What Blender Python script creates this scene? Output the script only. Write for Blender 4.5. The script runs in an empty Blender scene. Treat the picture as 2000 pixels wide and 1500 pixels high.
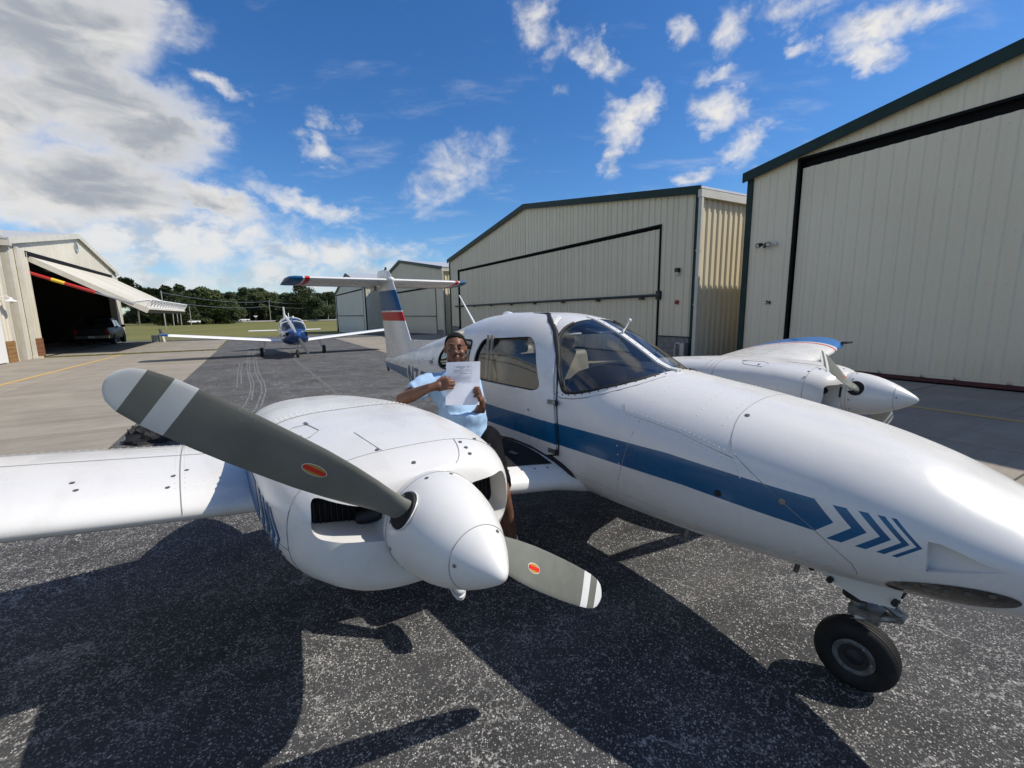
import bpy, bmesh, math, random
import numpy as np
from mathutils import Vector, Matrix, noise
random.seed(7)
C = bpy.context.scene.collection
SC = bpy.context.scene
PI = math.pi
R = math.radians

# ------------------------------------------------------------------ camera, world, sun, exposure
PITCH, ROLL, CAMH = R(9.167), R(0.824), 1.842
cam = bpy.data.objects.new('camera', bpy.data.cameras.new('camera'))
C.objects.link(cam)
cam.data.sensor_width = 36.0
cam.data.lens = 36.0 * 870 / 2000
cam.data.clip_start = 0.05
cam.data.clip_end = 5000
_f = Vector((0, math.cos(PITCH), -math.sin(PITCH)))
_r0 = Vector((1, 0, 0)); _d0 = Vector((0, -math.sin(PITCH), -math.cos(PITCH)))
_r = _r0 * math.cos(ROLL) + _d0 * math.sin(ROLL)
_d = -_r0 * math.sin(ROLL) + _d0 * math.cos(ROLL)
_m = Matrix((_r, -_d, -_f)).transposed().to_4x4()
_m.translation = (0, 0, CAMH)
cam.matrix_world = _m
SC.camera = cam

SUN_DIR = Vector((0.675, -0.022, 0.722)).normalized()
SUN_EL = math.asin(SUN_DIR.z)
SUN_AZ = math.atan2(SUN_DIR.x, SUN_DIR.y)
sun = bpy.data.objects.new('sun', bpy.data.lights.new('sun', 'SUN'))
C.objects.link(sun)
sun.data.energy = 4.7
sun.data.angle = R(0.53)
sun.data.color = (1.0, 0.94, 0.85)
sun.rotation_euler = SUN_DIR.to_track_quat('Z', 'Y').to_euler()
sun.location = (20, -10, 40)

SC.view_settings.view_transform = 'Standard'
SC.view_settings.look = 'None'
SC.view_settings.exposure = 0.08
SC.view_settings.gamma = 1.0
SC.view_settings.use_curve_mapping = False
SC.cycles.max_bounces = 8
SC.cycles.transparent_max_bounces = 12

# ---- small node expression helper
class V:
    """wraps a node socket so that shader maths can be written as an expression"""
    nt = None
    def __init__(s, sock): s.s = sock
    @staticmethod
    def op(o, *a):
        n = V.nt.nodes.new('ShaderNodeMath'); n.operation = o
        for i, x in enumerate(a):
            if isinstance(x, V): V.nt.links.new(x.s, n.inputs[i])
            else: n.inputs[i].default_value = x
        return V(n.outputs[0])
    def __add__(a, b): return V.op('ADD', a, b)
    def __radd__(a, b): return V.op('ADD', b, a)
    def __sub__(a, b): return V.op('SUBTRACT', a, b)
    def __rsub__(a, b): return V.op('SUBTRACT', b, a)
    def __mul__(a, b): return V.op('MULTIPLY', a, b)
    def __rmul__(a, b): return V.op('MULTIPLY', b, a)
    def __truediv__(a, b): return V.op('DIVIDE', a, b)
    def lt(a, b): return V.op('LESS_THAN', a, b)
    def gt(a, b): return V.op('GREATER_THAN', a, b)
    def abs(a): return V.op('ABSOLUTE', a)
    def max(a, b): return V.op('MAXIMUM', a, b)
    def min(a, b): return V.op('MINIMUM', a, b)
    def pow(a, b): return V.op('POWER', a, b)
    def inv(a): return V.op('SUBTRACT', 1.0, a)

def smooth(v, a, b, o0=0.0, o1=1.0):
    n = V.nt.nodes.new('ShaderNodeMapRange'); n.interpolation_type = 'SMOOTHSTEP'
    V.nt.links.new(v.s, n.inputs['Value'])
    for k, x in (('From Min', a), ('From Max', b), ('To Min', o0), ('To Max', o1)): n.inputs[k].default_value = x
    return V(n.outputs[0])
def xyz(sock):
    n = V.nt.nodes.new('ShaderNodeSeparateXYZ'); V.nt.links.new(sock, n.inputs[0])
    return V(n.outputs[0]), V(n.outputs[1]), V(n.outputs[2])
def comb(x, y, z):
    n = V.nt.nodes.new('ShaderNodeCombineXYZ')
    for i, q in enumerate((x, y, z)):
        if isinstance(q, V): V.nt.links.new(q.s, n.inputs[i])
        else: n.inputs[i].default_value = q
    return n.outputs[0]
def nz(vec, scale, detail=3.0, rough=0.55, dist=0.0):
    n = V.nt.nodes.new('ShaderNodeTexNoise'); n.inputs['Scale'].default_value = scale
    n.inputs['Detail'].default_value = detail; n.inputs['Roughness'].default_value = rough; n.inputs['Distortion'].default_value = dist
    V.nt.links.new(vec, n.inputs['Vector']); return V(n.outputs['Fac'])
def vor(vec, scale, feature='F1', rnd=1.0):
    n = V.nt.nodes.new('ShaderNodeTexVoronoi'); n.feature = feature; n.inputs['Scale'].default_value = scale
    n.inputs['Randomness'].default_value = rnd
    V.nt.links.new(vec, n.inputs['Vector']); return n
def mix(fac, a, b):
    n = V.nt.nodes.new('ShaderNodeMix'); n.data_type = 'RGBA'; n.clamp_factor = True
    def put(i, q):
        if isinstance(q, V): V.nt.links.new(q.s, n.inputs[i])
        elif isinstance(q, (tuple, list)): n.inputs[i].default_value = (*q, 1.0) if len(q) == 3 else q
        elif isinstance(q, (int, float)): n.inputs[i].default_value = q
        else: V.nt.links.new(q, n.inputs[i])
    put(0, fac); put(6, a); put(7, b)
    return n.outputs[2]
def mapping(sock, loc=(0, 0, 0), rot=(0, 0, 0), scale=(1, 1, 1), typ='POINT'):
    n = V.nt.nodes.new('ShaderNodeMapping'); n.vector_type = typ
    n.inputs['Location'].default_value = loc; n.inputs['Rotation'].default_value = rot; n.inputs['Scale'].default_value = scale
    V.nt.links.new(sock, n.inputs[0]); return n.outputs[0]

# ---- world: Nishita sky, clouds laid out by azimuth and elevation
world = bpy.data.worlds.new('World'); SC.world = world; world.use_nodes = True
nt = world.node_tree; nt.nodes.clear(); V.nt = nt
sky = nt.nodes.new('ShaderNodeTexSky'); sky.sky_type = 'NISHITA'; sky.sun_disc = False
sky.sun_elevation = SUN_EL; sky.sun_rotation = SUN_AZ
sky.altitude = 0; sky.air_density = 1.0; sky.dust_density = 0.35; sky.ozone_density = 3.5
tc = nt.nodes.new('ShaderNodeTexCoord')
gx, gy, gz = xyz(tc.outputs['Generated'])
az = V.op('ARCTAN2', gx, gy)
el = V.op('ARCSINE', gz)
ae = comb(az, el, 0.0)
_den = gz.max(0.0) + 0.16
flat = comb(gx / _den, gy / _den, 0.0)
aev = comb(az * 0.92, el * 1.15, gz * 0.4)
warp = nz(aev, 7.0, 5, 0.6) - 0.5
warp2 = nz(mapping(aev, (5.3, 1.7, 0)), 7.0, 5, 0.6) - 0.5
fine_w = nz(aev, 26.0, 4, 0.6) - 0.5
aew = comb(az + warp * 0.13 + fine_w * 0.06, el + warp2 * 0.075 + fine_w * 0.045, 0.0)
BIG = [(-.731,.403,.183,.086,.299,1),(-.726,.317,.191,.089,.068,1),(-.650,.293,.145,.067,-.157,1),(-.712,.201,.222,.084,.063,1),
 (-.553,.197,.101,.052,-.334,1),(-.85,.30,.12,.16,0,1),(-1.0,.32,.2,.2,0,1),(-1.1,.2,.2,.12,0,.9)]
MID = [(-.533,.380,.055,.022,-.336,.8),(-.407,.210,.135,.03,-.276,.78),(-.783,.095,.222,.038,.074,.8),(-.555,.091,.160,.037,.040,.62),(-.451,.119,.098,.042,.042,.95),
 (-.357,.127,.106,.045,.032,.95),(-.256,.130,.113,.034,-.068,.85),(-.323,.036,.29,.036,-.001,.75),(-.62,.13,.30,.07,.0,1),(-.75,.06,.34,.06,0,1),(-.50,.07,.24,.05,.05,.95),(-.30,.09,.16,.04,0,.9),(-.112,.275,.175,.066,.453,.74),
 (-.362,.307,.09,.03,-.253,.75),(-.349,.354,.06,.022,-.069,.65)]
SML = [(.072,.516,.080,.055,-.739,.82),(.185,.462,.090,.034,-.609,.82),(.228,.350,.057,.060,.262,.95),(.267,.376,.060,.033,.419,.95),
 (.209,.295,.034,.04,-.245,.8),(.417,.360,.062,.050,-.507,.95),(.447,.291,.045,.052,-.843,.82),(.404,.415,.052,.018,.181,.75),(.347,.481,.040,.027,.017,.85),
 (.368,.254,.070,.022,.068,.85),(.434,.479,.057,.040,.50,.85),(.53,.475,.085,.035,-.069,.85),(.646,.425,.095,.042,-.024,1),(.637,.385,.050,.032,-.439,.95),
 (.557,.419,.040,.017,.022,.75),(.712,.42,.08,.03,.026,.9),(.496,.312,.052,.014,.004,.6),(.119,.42,.026,.03,-.405,.6),(.30,.21,.05,.015,0,.5),(.49,.245,.06,.03,-.3,.7)]
FILL = [(1.7,.55,.35,.16,.2,.95),(2.2,.75,.4,.2,0,.95),(-2.0,.6,.4,.18,0,.95),(-1.5,.95,.4,.2,.3,.9),(3.1,.8,.4,.2,.3,.9),(.9,1.0,.5,.2,.2,.9),(-.5,1.15,.5,.16,.2,.8),(1.35,.35,.25,.09,.2,.9),(1.9,.25,.3,.08,-.1,.9),(2.5,.4,.3,.12,.3,.95),(-1.6,.3,.3,.1,.2,.95),(-2.3,.25,.35,.1,-.2,.95),(3.0,.2,.3,.08,0,.9),(-2.9,.5,.25,.1,.4,.9),(1.1,.6,.2,.1,.3,.8),(-1.3,.62,.3,.1,.1,.9)]  # unseen clouds all round, added to whiten the skylight in the shade
def blobs(lst):
    tot = None
    for a, e, rx, ry, rot, w in lst:
        q = mapping(aew, (a, e, 0), (0, 0, rot), (rx * 1.45, ry * 1.45, 1), 'TEXTURE')
        n = nt.nodes.new('ShaderNodeVectorMath'); n.operation = 'LENGTH'; nt.links.new(q, n.inputs[0])
        v = smooth(V(n.outputs['Value']), 1.0, 0.0, 0.0, w)
        tot = v if tot is None else tot.max(v)
    return tot
mb, mm, ms, mf = blobs(BIG), blobs(MID), blobs(SML), blobs(FILL)
cfb = nz(mapping(aev, (2.0, .3, 0), (0, 0, .35), (1, 1.35, 1)), 9.0, 11, 0.60, 0.25)
cfs = nz(aev, 19.0, 11, 0.58, 0.30)
cfs_up = nz(mapping(aev, (0.012, .022, 0)), 21.0, 4, 0.55, 0.30)
cov_b = smooth(mb * 0.75 + cfb * 0.62, 0.46, 0.92)
cov_m = smooth(mm * 0.72 + cfs * 0.95, 0.66, 1.26, 0.0, 0.92)
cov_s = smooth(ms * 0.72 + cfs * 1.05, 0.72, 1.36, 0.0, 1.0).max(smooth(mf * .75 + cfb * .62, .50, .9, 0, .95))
wisp = smooth(nz(mapping(flat, (3, 9, 0), (0, 0, .6), (1, 2.2, 1)), 2.0, 8, 0.62), 0.52, 0.85, 0.0, 0.40)
cov = cov_b.max(cov_m).max(cov_s).max(wisp)
shade = smooth(nz(mapping(aev, (.7, 1.1, 0), (0, 0, .25), (1, 2.1, 1)), 7.0, 9, 0.58, 0.6) + (el - 0.24) * 0.35, 0.36, 0.64)
edge = smooth(mb * 0.75 + cfb * 0.55, 0.62, 1.0)
greyf = ((shade * 0.72 + 0.28) * edge).max(smooth(cfs_up - cfs, -0.02, 0.20, 0.0, 0.55) * (ms.max(mm)))
hz = smooth(el, 0.0, 0.16, 1.0, 0.0)
skycol = sky.outputs[0]
hsv = nt.nodes.new('ShaderNodeHueSaturation'); hsv.inputs['Saturation'].default_value = 1.24; hsv.inputs['Value'].default_value = 1.0
nt.links.new(skycol, hsv.inputs['Color'])
cloudcol = mix(greyf, (8.1, 7.9, 7.6), (3.5, 3.85, 4.4))
cloudcol = mix(hz * 0.45, cloudcol, (4.9, 5.6, 6.4))
tint = nt.nodes.new('ShaderNodeMix'); tint.data_type = 'RGBA'; tint.blend_type = 'MULTIPLY'; tint.inputs[0].default_value = 1.0
nt.links.new(hsv.outputs[0], tint.inputs[6]); tint.inputs[7].default_value = (.92, 1.08, 1.27, 1)
col = mix(cov, tint.outputs[2], cloudcol)
bg = nt.nodes.new('ShaderNodeBackground'); bg.inputs['Strength'].default_value = 0.10
nt.links.new(col, bg.inputs['Color'])
wo = nt.nodes.new('ShaderNodeOutputWorld'); nt.links.new(bg.outputs[0], wo.inputs[0])
world.cycles.sampling_method = 'MANUAL'; world.cycles.sample_map_resolution = 1024

# ------------------------------------------------------------------ frames of reference
TH = R(-29.5)                                   # the taxiway runs away along D, N points to its right
D = Vector((math.sin(TH), math.cos(TH), 0)); N = Vector((math.cos(TH), -math.sin(TH), 0))
def W(s, n, z=0.0): return D * s + N * n + Vector((0, 0, z))
PSI = -0.953                                    # heading of the twin
E2 = 3.723 / 2
AF = Vector((math.cos(PSI), math.sin(PSI), 0)); AL = Vector((-AF.y, AF.x, 0))
AO = Vector((-.234, 1.359, 0)) + AL * E2; AO.z = 0
def A(x, y, z): return AO + AF * x + AL * y + Vector((0, 0, z))
def gz_(s):                                     # the far ground falls away slightly
    t = min(max((s - 34.0) / 50.0, 0.0), 1.0)
    return -1.0 * t * t * (3 - 2 * t)

# ------------------------------------------------------------------ materials
MATS = {}
def mat(name, base=(.8, .8, .8), rough=.5, metal=0.0, coat=0.0, spec=.5, fn=None, bump=None):
    m = bpy.data.materials.new(name); m.use_nodes = True
    t = m.node_tree; b = t.nodes['Principled BSDF']; V.nt = t
    b.inputs['Base Color'].default_value = (*base, 1); b.inputs['Roughness'].default_value = rough
    b.inputs['Metallic'].default_value = metal; b.inputs['Coat Weight'].default_value = coat
    b.inputs['Coat Roughness'].default_value = .06; b.inputs['Specular IOR Level'].default_value = spec
    if fn:
        tcn = t.nodes.new('ShaderNodeTexCoord')
        fn(t, b, tcn)
    MATS[name] = m
    return m
def setc(t, b, sock): t.links.new(sock, b.inputs['Base Color'])
def setr(t, b, v): t.links.new(v.s, b.inputs['Roughness'])
def setbump(t, b, v, strength=.3, dist=.01):
    n = t.nodes.new('ShaderNodeBump'); n.inputs['Strength'].default_value = strength; n.inputs['Distance'].default_value = dist
    t.links.new(v.s, n.inputs['Height']); t.links.new(n.outputs[0], b.inputs['Normal'])

def mottled(c1, c2, sc=3.0, bump=0.0, bsc=40, detail=4, streak=None, rr=None):
    def fn(t, b, tcn):
        co = tcn.outputs['Object']
        v = nz(co, sc, detail, .6)
        if streak: v = v * .5 + nz(mapping(co, scale=streak), sc, 4, .6) * .5
        setc(t, b, mix(smooth(v, .3, .7), c1, c2))
        if rr: setr(t, b, smooth(nz(co, sc * 2.3, 3), .3, .7, rr[0], rr[1]))
        if bump: setbump(t, b, nz(co, bsc, 3), bump, .004)
    return fn

def along(co):
    """ground position measured along and across the taxiway"""
    x, y, _ = xyz(co)
    return x * math.sin(TH) + y * math.cos(TH), x * math.cos(TH) - y * math.sin(TH)
def asphalt_fn(t, b, tcn):
    co = tcn.outputs['Object']; s_, n_ = along(co)
    big = nz(co, .35, 5, .65); mid = nz(co, 1.7, 5, .65); pres = nz(co, 8.0, 4, .65)
    x, y, _ = xyz(co)
    jx = nz(co, 70, 2); jy = nz(mapping(co, (3, 7, 1)), 70, 2)
    cj = comb(x + (jx - .5) * .014, y + (jy - .5) * .014, 0.0)
    v1 = vor(cj, 118.0); c1 = xyz(v1.outputs['Color'])
    stone = smooth(V(v1.outputs['Distance']), .56, .30) * smooth(c1[0] + (pres - .5) * 1.1 + (mid - .5) * 1.0, .50, .86)
    v2 = vor(cj, 190.0); st2 = smooth(V(v2.outputs['Distance']), .55, .25) * smooth(xyz(v2.outputs['Color'])[1] + (mid - .5) * .8, .45, .95)
    v3 = vor(cj, 56.0); st3 = smooth(V(v3.outputs['Distance']), .42, .26) * smooth(xyz(v3.outputs['Color'])[0], .80, .92)
    wv, wv2 = nz(co, 2.2, 5, .65), nz(mapping(co, (9, 3, 1)), 2.2, 5, .65)
    cw = comb(x + (wv - .5) * .75, y + (wv2 - .5) * .75, 0.0)
    e1 = V(vor(cw, 2.1, 'DISTANCE_TO_EDGE').outputs['Distance']); e2 = V(vor(mapping(cw, (3.1, 1.2, 0)), 6.5, 'DISTANCE_TO_EDGE').outputs['Distance'])
    grit = smooth(nz(co, 45, 3, .7), .40, .62)
    crack = smooth(e1, .014, .003) * smooth(nz(co, 2.2, 3), .40, .58) * .85
    crack = crack.max(smooth(e2, .034, .008) * smooth(nz(mapping(co, (5, 5, 5)), 1.3, 4), .42, .62) * .75) * grit
    base = mix(smooth(big, .3, .7), (.023, .0235, .0245), (.046, .046, .047))
    base = mix(smooth(mid, .35, .75, 0, .55), base, (.066, .066, .067))
    # broad bands across the taxiway, weathered blue-grey and sandy
    bn = nz(comb(n_ * .10, s_ * .75, 0.0), 1.0, 5, .62); bn2 = nz(comb(n_ * .25 + 4.0, s_ * 1.6, 0.0), 1.0, 5, .65)
    base = mix(smooth(bn, .46, .72, 0, .7), base, (.095, .095, .096))
    base = mix(smooth(bn2, .52, .75, 0, .5), base, (.105, .096, .083))
    c = mix(st2 * .6, base, (.16, .16, .162))
    stc = mix(c1[2], (.20, .198, .19), (.70, .68, .64))
    c = mix(stone.max(st3) * .70, c, stc)
    c = mix(crack, c, (.46, .45, .42))
    oil = smooth(nz(co, .9, 4, .6), .66, .76); c = mix(oil * .6, c, (.018, .018, .018))
    setc(t, b, c)
    setr(t, b, smooth(nz(co, 60, 2), .3, .7, .68, .92))
    setbump(t, b, stone * .8 + st3 + st2 * .35 + nz(co, 160, 2) * .6 - crack * .4, .6, .006)
    b.inputs['Specular IOR Level'].default_value = .25
mat('asphalt', rough=.8, fn=asphalt_fn)

def concrete_fn(t, b, tcn):
    co = tcn.outputs['Object']; geo = t.nodes.new('ShaderNodeNewGeometry')
    oi = t.nodes.new('ShaderNodeObjectInfo'); rnd = V(oi.outputs['Random'])
    s_, n_ = along(co); v = nz(co, .7, 5, .65); fine = nz(co, 14, 4, .7); streak = nz(comb(n_ * .16 + rnd * 30.0, s_ * 1.9, 0.0), 1.6, 6, .68)
    c = mix(smooth(v, .3, .72), (.235, .206, .162), (.320, .285, .230))
    c = mix(smooth(streak, .46, .72, 0, .6), c, (.150, .130, .102))
    c = mix(smooth(fine, .55, .8, 0, .35), c, (.34, .32, .285))
    c = mix(rnd * .22, c, (.185, .17, .145))
    setc(t, b, c); setbump(t, b, nz(co, 90, 3), .25, .004)
mat('concrete', rough=.88, fn=concrete_fn)
mat('joint_dark', (.06, .055, .05), .95)
def grass_fn(t, b, tcn):
    co = tcn.outputs['Object']
    v = nz(mapping(co, scale=(1, .35, 1)), .06, 5, .6); f = nz(mapping(co, scale=(1, .5, 1)), .9, 5, .7); h = nz(co, 9, 4, .7)
    c = mix(smooth(v, .3, .7), (.125, .135, .036), (.185, .165, .058))
    c = mix(smooth(f, .4, .75, 0, .6), c, (.085, .10, .026))
    c = mix(smooth(h, .5, .8, 0, .4), c, (.21, .18, .075))
    setc(t, b, c); setbump(t, b, nz(co, 6, 5, .7), .5, .06)
mat('grass', rough=.95, spec=.2, fn=grass_fn)
mat('grass_blade', rough=.9, spec=.2, fn=mottled((.10, .10, .03), (.19, .16, .06), 3))
def line_fn(c1, c2):
    def fn(t, b, tcn):
        co = tcn.outputs['Object']
        wear = smooth(nz(co, 7, 5, .7) * .6 + nz(co, 40, 3) * .4, .40, .60)
        setc(t, b, mix(wear, c2, c1))
    return fn
mat('scrape', rough=.9, fn=line_fn((.24, .24, .235), (.085, .085, .085)))
mat('seam_filler', rough=.9, fn=line_fn((.16, .155, .145), (.075, .075, .074)))
mat('yellow_paint', rough=.8, fn=line_fn((.62, .36, .07), (.42, .30, .13)))
mat('pale_road', (.42, .41, .38), .9)
def sheet_fn(c1, c2, gr=.25):
    def fn(t, b, tcn):
        co = tcn.outputs['Object']
        st = nz(mapping(co, scale=(5, 5, .22)), 1.2, 6, .7); v = nz(co, .30, 4)
        c = mix(smooth(v, .3, .7), c1, c2)
        c = mix(smooth(st, .55, .85, 0, gr), c, tuple(x * .55 for x in c1))
        x, y, z = xyz(co)
        c = mix(smooth(z + (st - .5) * 1.4, .9, .0, 0, .28), c, tuple(q * .5 for q in c1))
        rust = smooth(nz(mapping(co, scale=(9, 9, .5)), 1.5, 5, .7), .66, .80) * smooth(nz(co, .8, 3), .5, .62)
        c = mix(rust * .45, c, (.20, .13, .075))
        setc(t, b, c); setbump(t, b, nz(mapping(co, scale=(1, 1, .5)), 1.5, 3), .16, .04)
    return fn
mat('tan_sheet', rough=.42, spec=.45, fn=sheet_fn((.65, .575, .41), (.70, .62, .45), .35))
mat('grey_sheet', rough=.45, spec=.45, fn=sheet_fn((.75, .655, .475), (.79, .695, .515), .35))
mat('cream_sheet', rough=.5, fn=sheet_fn((.54, .50, .40), (.64, .595, .49), .5))
mat('white_sheet', rough=.5, fn=sheet_fn((.70, .64, .53), (.75, .69, .58), .4))
mat('cream_trim', rough=.45, fn=mottled((.52, .49, .41), (.60, .57, .49), 2))
mat('green_trim', rough=.5, spec=.25, fn=mottled((.008, .026, .022), (.014, .036, .031), 3))
mat('black_gap', (.006, .006, .007), .8, spec=.2)
mat('dark_steel', rough=.5, fn=mottled((.018, .024, .024), (.03, .036, .036), 6))
mat('galv', (.42, .43, .44), .4, .8)
mat('roof_metal', (.55, .55, .54), .4, .3)
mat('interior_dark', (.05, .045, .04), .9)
mat('block_grey', rough=.95, fn=mottled((.17, .165, .155), (.25, .24, .225), 5, .6, 60))
mat('wood_plank', rough=.8, fn=mottled((.20, .105, .035), (.30, .165, .06), 4, .3, 30, streak=(1, 1, 6)))
mat('red_plank', rough=.8, fn=mottled((.15, .06, .025), (.22, .10, .045), 6, .3, 30))
mat('red_gloss', (.40, .022, .018), .35, coat=.3)
mat('red_dull', rough=.7, fn=mottled((.055, .012, .012), (.085, .02, .02), 8))
mat('red_lamp', (.38, .045, .035), .35)
mat('yellow_label', (.68, .48, .04), .5)
mat('lamp_glass', (.6, .6, .55), .25)
mat('black_plastic', (.012, .012, .013), .45)
mat('chrome', (.72, .72, .70), .22, 1.0)
mat('steel_bare', rough=.32, metal=.9, fn=mottled((.30, .30, .29), (.5, .5, .49), 30))
mat('black_ink', (.012, .012, .012), .7)
mat('white_plain', (.75, .75, .73), .4)
mat('black_fabric', rough=.8, fn=mottled((.008, .008, .009), (.016, .016, .018), 8, .4, 40))
# ------------------------------------------------------------------ mesh helpers
class MB:
    def __init__(s): s.v = []; s.f = []; s.m = []; s.mi = 0; s.sm = []; s.smooth = False
    def face(s, idx): s.f.append(tuple(idx)); s.m.append(s.mi); s.sm.append(s.smooth)
    def add(s, vs): b = len(s.v); s.v.extend(Vector(q) for q in vs); return b
    def poly(s, vs): b = s.add(vs); s.face(range(b, b + len(vs)))
    def box(s, c, sz, M=None):
        x, y, z = (q / 2 for q in sz)
        vs = [Vector((i * x, j * y, k * z)) for i in (-1, 1) for j in (-1, 1) for k in (-1, 1)]
        if M is not None: vs = [M @ q for q in vs]
        b = s.add([Vector(c) + q for q in vs])
        for q in ((0, 1, 3, 2), (4, 6, 7, 5), (0, 4, 5, 1), (2, 3, 7, 6), (0, 2, 6, 4), (1, 5, 7, 3)): s.face([b + i for i in q])
    def box2(s, lo, hi):
        s.box([(a + b) / 2 for a, b in zip(lo, hi)], [abs(b - a) for a, b in zip(lo, hi)])
    def rings(s, rings, close=True, cap0=True, cap1=True):
        n = len(rings[0]); bs = [s.add(r) for r in rings]
        for a, b in zip(bs, bs[1:]):
            for i in range(n if close else n - 1):
                j = (i + 1) % n; s.face((a + i, a + j, b + j, b + i))
        sm = s.smooth; s.smooth = False
        if cap0: s.face([bs[0] + i for i in range(n)][::-1])
        if cap1: s.face([bs[-1] + i for i in range(n)])
        s.smooth = sm
    def tube(s, pts, r, n=8, caps=True):
        pts = [Vector(p) for p in pts]; rs = r if isinstance(r, (list, tuple)) else [r] * len(pts)
        up = None; rg = []
        for i, p in enumerate(pts):
            t = (pts[min(i + 1, len(pts) - 1)] - pts[max(i - 1, 0)]).normalized()
            if up is None:
                up = Vector((0, 0, 1)) if abs(t.z) < .9 else Vector((1, 0, 0))
            a = t.cross(up).normalized(); up = a.cross(t).normalized()
            rg.append([p + (a * math.cos(k * 2 * PI / n) + up * math.sin(k * 2 * PI / n)) * rs[i] for k in range(n)])
        s.rings(rg, True, caps, caps)
    def lathe(s, prof, o, ax, n=24, caps=True):
        """prof: (distance along axis, radius)"""
        o = Vector(o); ax = Vector(ax).normalized(); u = ax.orthogonal().normalized(); w = ax.cross(u)
        s.rings([[o + ax * d + (u * math.cos(k * 2 * PI / n) + w * math.sin(k * 2 * PI / n)) * max(r, 1e-4) for k in range(n)] for d, r in prof], True, caps, caps)
    def ellipsoid(s, c, rx, ry, rz, M=None, nu=16, nv=10):
        rg = []
        for j in range(nv + 1):
            ph = -PI / 2 + PI * j / nv
            rg.append([(lambda q: Vector(c) + (M @ q if M is not None else q))(Vector((rx * max(math.cos(ph), 1e-3) * math.cos(2 * PI * i / nu), ry * max(math.cos(ph), 1e-3) * math.sin(2 * PI * i / nu), rz * math.sin(ph)))) for i in range(nu)])
        s.rings(rg, True, True, True)
    def build(s, name, mats, parent=None, loc=None, inv=None, sharp=40):
        me = bpy.data.meshes.new(name)
        vs = s.v if inv is None else [inv @ q for q in s.v]
        me.from_pydata([tuple(q) for q in vs], [], s.f)
        mats = mats if isinstance(mats, (list, tuple)) else [mats]
        for q in mats: me.materials.append(MATS[q])
        if len(mats) > 1: me.polygons.foreach_set('material_index', s.m)
        if any(s.sm):
            me.polygons.foreach_set('use_smooth', s.sm)
            me.update(); me.set_sharp_from_angle(angle=R(sharp))
        me.update()
        return link(name, me, parent, loc)
def link(name, me, parent=None, loc=None):
    o = bpy.data.objects.new(name, me); C.objects.link(o)
    if parent is not None: o.parent = parent
    if loc is not None: o.location = loc
    return o
def tag(o, label, cat, group=None, kind=None):
    if label: o['label'] = label
    if cat: o['category'] = cat
    if group: o['group'] = group
    if kind: o['kind'] = kind
    return o
def thing(name, label, cat, loc=(0, 0, 0), rz=0.0, group=None):
    o = bpy.data.objects.new(name, None); C.objects.link(o)
    o.empty_display_size = .3
    o.location = loc; o.rotation_euler = (0, 0, rz)
    return tag(o, label, cat, group)
def structure(o): o['kind'] = 'structure'; return o
def copy_tree(o, parent=None, loc=None, rz=None, label=None, scale=None):
    c = o.copy(); C.objects.link(c)
    if parent is not None: c.parent = parent
    if loc is not None: c.location = loc
    if rz is not None: c.rotation_euler = (0, 0, rz)
    if scale is not None: c.scale = scale
    if label: c['label'] = label
    for ch in list(o.children): copy_tree(ch, c)
    return c
DG = None
def evaluated(o, name):
    """bakes an object's modifiers into a new mesh and removes the source object"""
    bpy.context.view_layer.update()
    dg = bpy.context.evaluated_depsgraph_get()
    me = bpy.data.meshes.new_from_object(o.evaluated_get(dg)); me.name = name
    old = o.data
    bpy.data.objects.remove(o); bpy.data.meshes.remove(old)
    return me
def smooth_mesh(me, ang=35):
    me.polygons.foreach_set('use_smooth', [True] * len(me.polygons)); me.update()
    me.set_sharp_from_angle(angle=R(ang)); return me
def boolean(base, cutter, op='DIFFERENCE'):
    """base, cutter: meshes; returns a new mesh"""
    a = link('work', base); b = link('work_cut', cutter)
    md = a.modifiers.new('b', 'BOOLEAN'); md.object = b; md.operation = op; md.solver = 'EXACT'; md.material_mode = 'TRANSFER'
    bpy.context.view_layer.update()
    me = bpy.data.meshes.new_from_object(a.evaluated_get(bpy.context.evaluated_depsgraph_get()))
    bpy.data.objects.remove(a); bpy.data.objects.remove(b)
    return me
def prism_mesh(poly, lo, hi, axis=1, mats=('black_gap',)):
    """closed prism: polygon in the two other axes, from lo to hi along axis"""
    def P(p, q):
        r = list(p); r.insert(axis, q); return Vector(r)
    bm = bmesh.new()
    a = [bm.verts.new(P(p, lo)) for p in poly]; b = [bm.verts.new(P(p, hi)) for p in poly]
    bm.faces.new(a); bm.faces.new(b[::-1])
    for i in range(len(poly)):
        j = (i + 1) % len(poly); bm.faces.new((a[j], a[i], b[i], b[j]))
    bmesh.ops.recalc_face_normals(bm, faces=bm.faces)
    me = bpy.data.meshes.new('prism'); bm.to_mesh(me); bm.free()
    for m in mats: me.materials.append(MATS[m])
    return me
def fillet(poly, r, n=4):
    """rounds the corners of a 2D polygon"""
    out = []
    L = len(poly)
    for i in range(L):
        p0, p1, p2 = (Vector(poly[(i + k) % L]) for k in (-1, 0, 1))
        a = (p0 - p1); b = (p2 - p1); rr = min(r, a.length * .45, b.length * .45)
        s, e = p1 + a.normalized() * rr, p1 + b.normalized() * rr
        for k in range(n + 1):
            t = k / n; out.append(tuple(s * (1 - t) ** 2 + p1 * 2 * t * (1 - t) + e * t * t))
    return out
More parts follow.
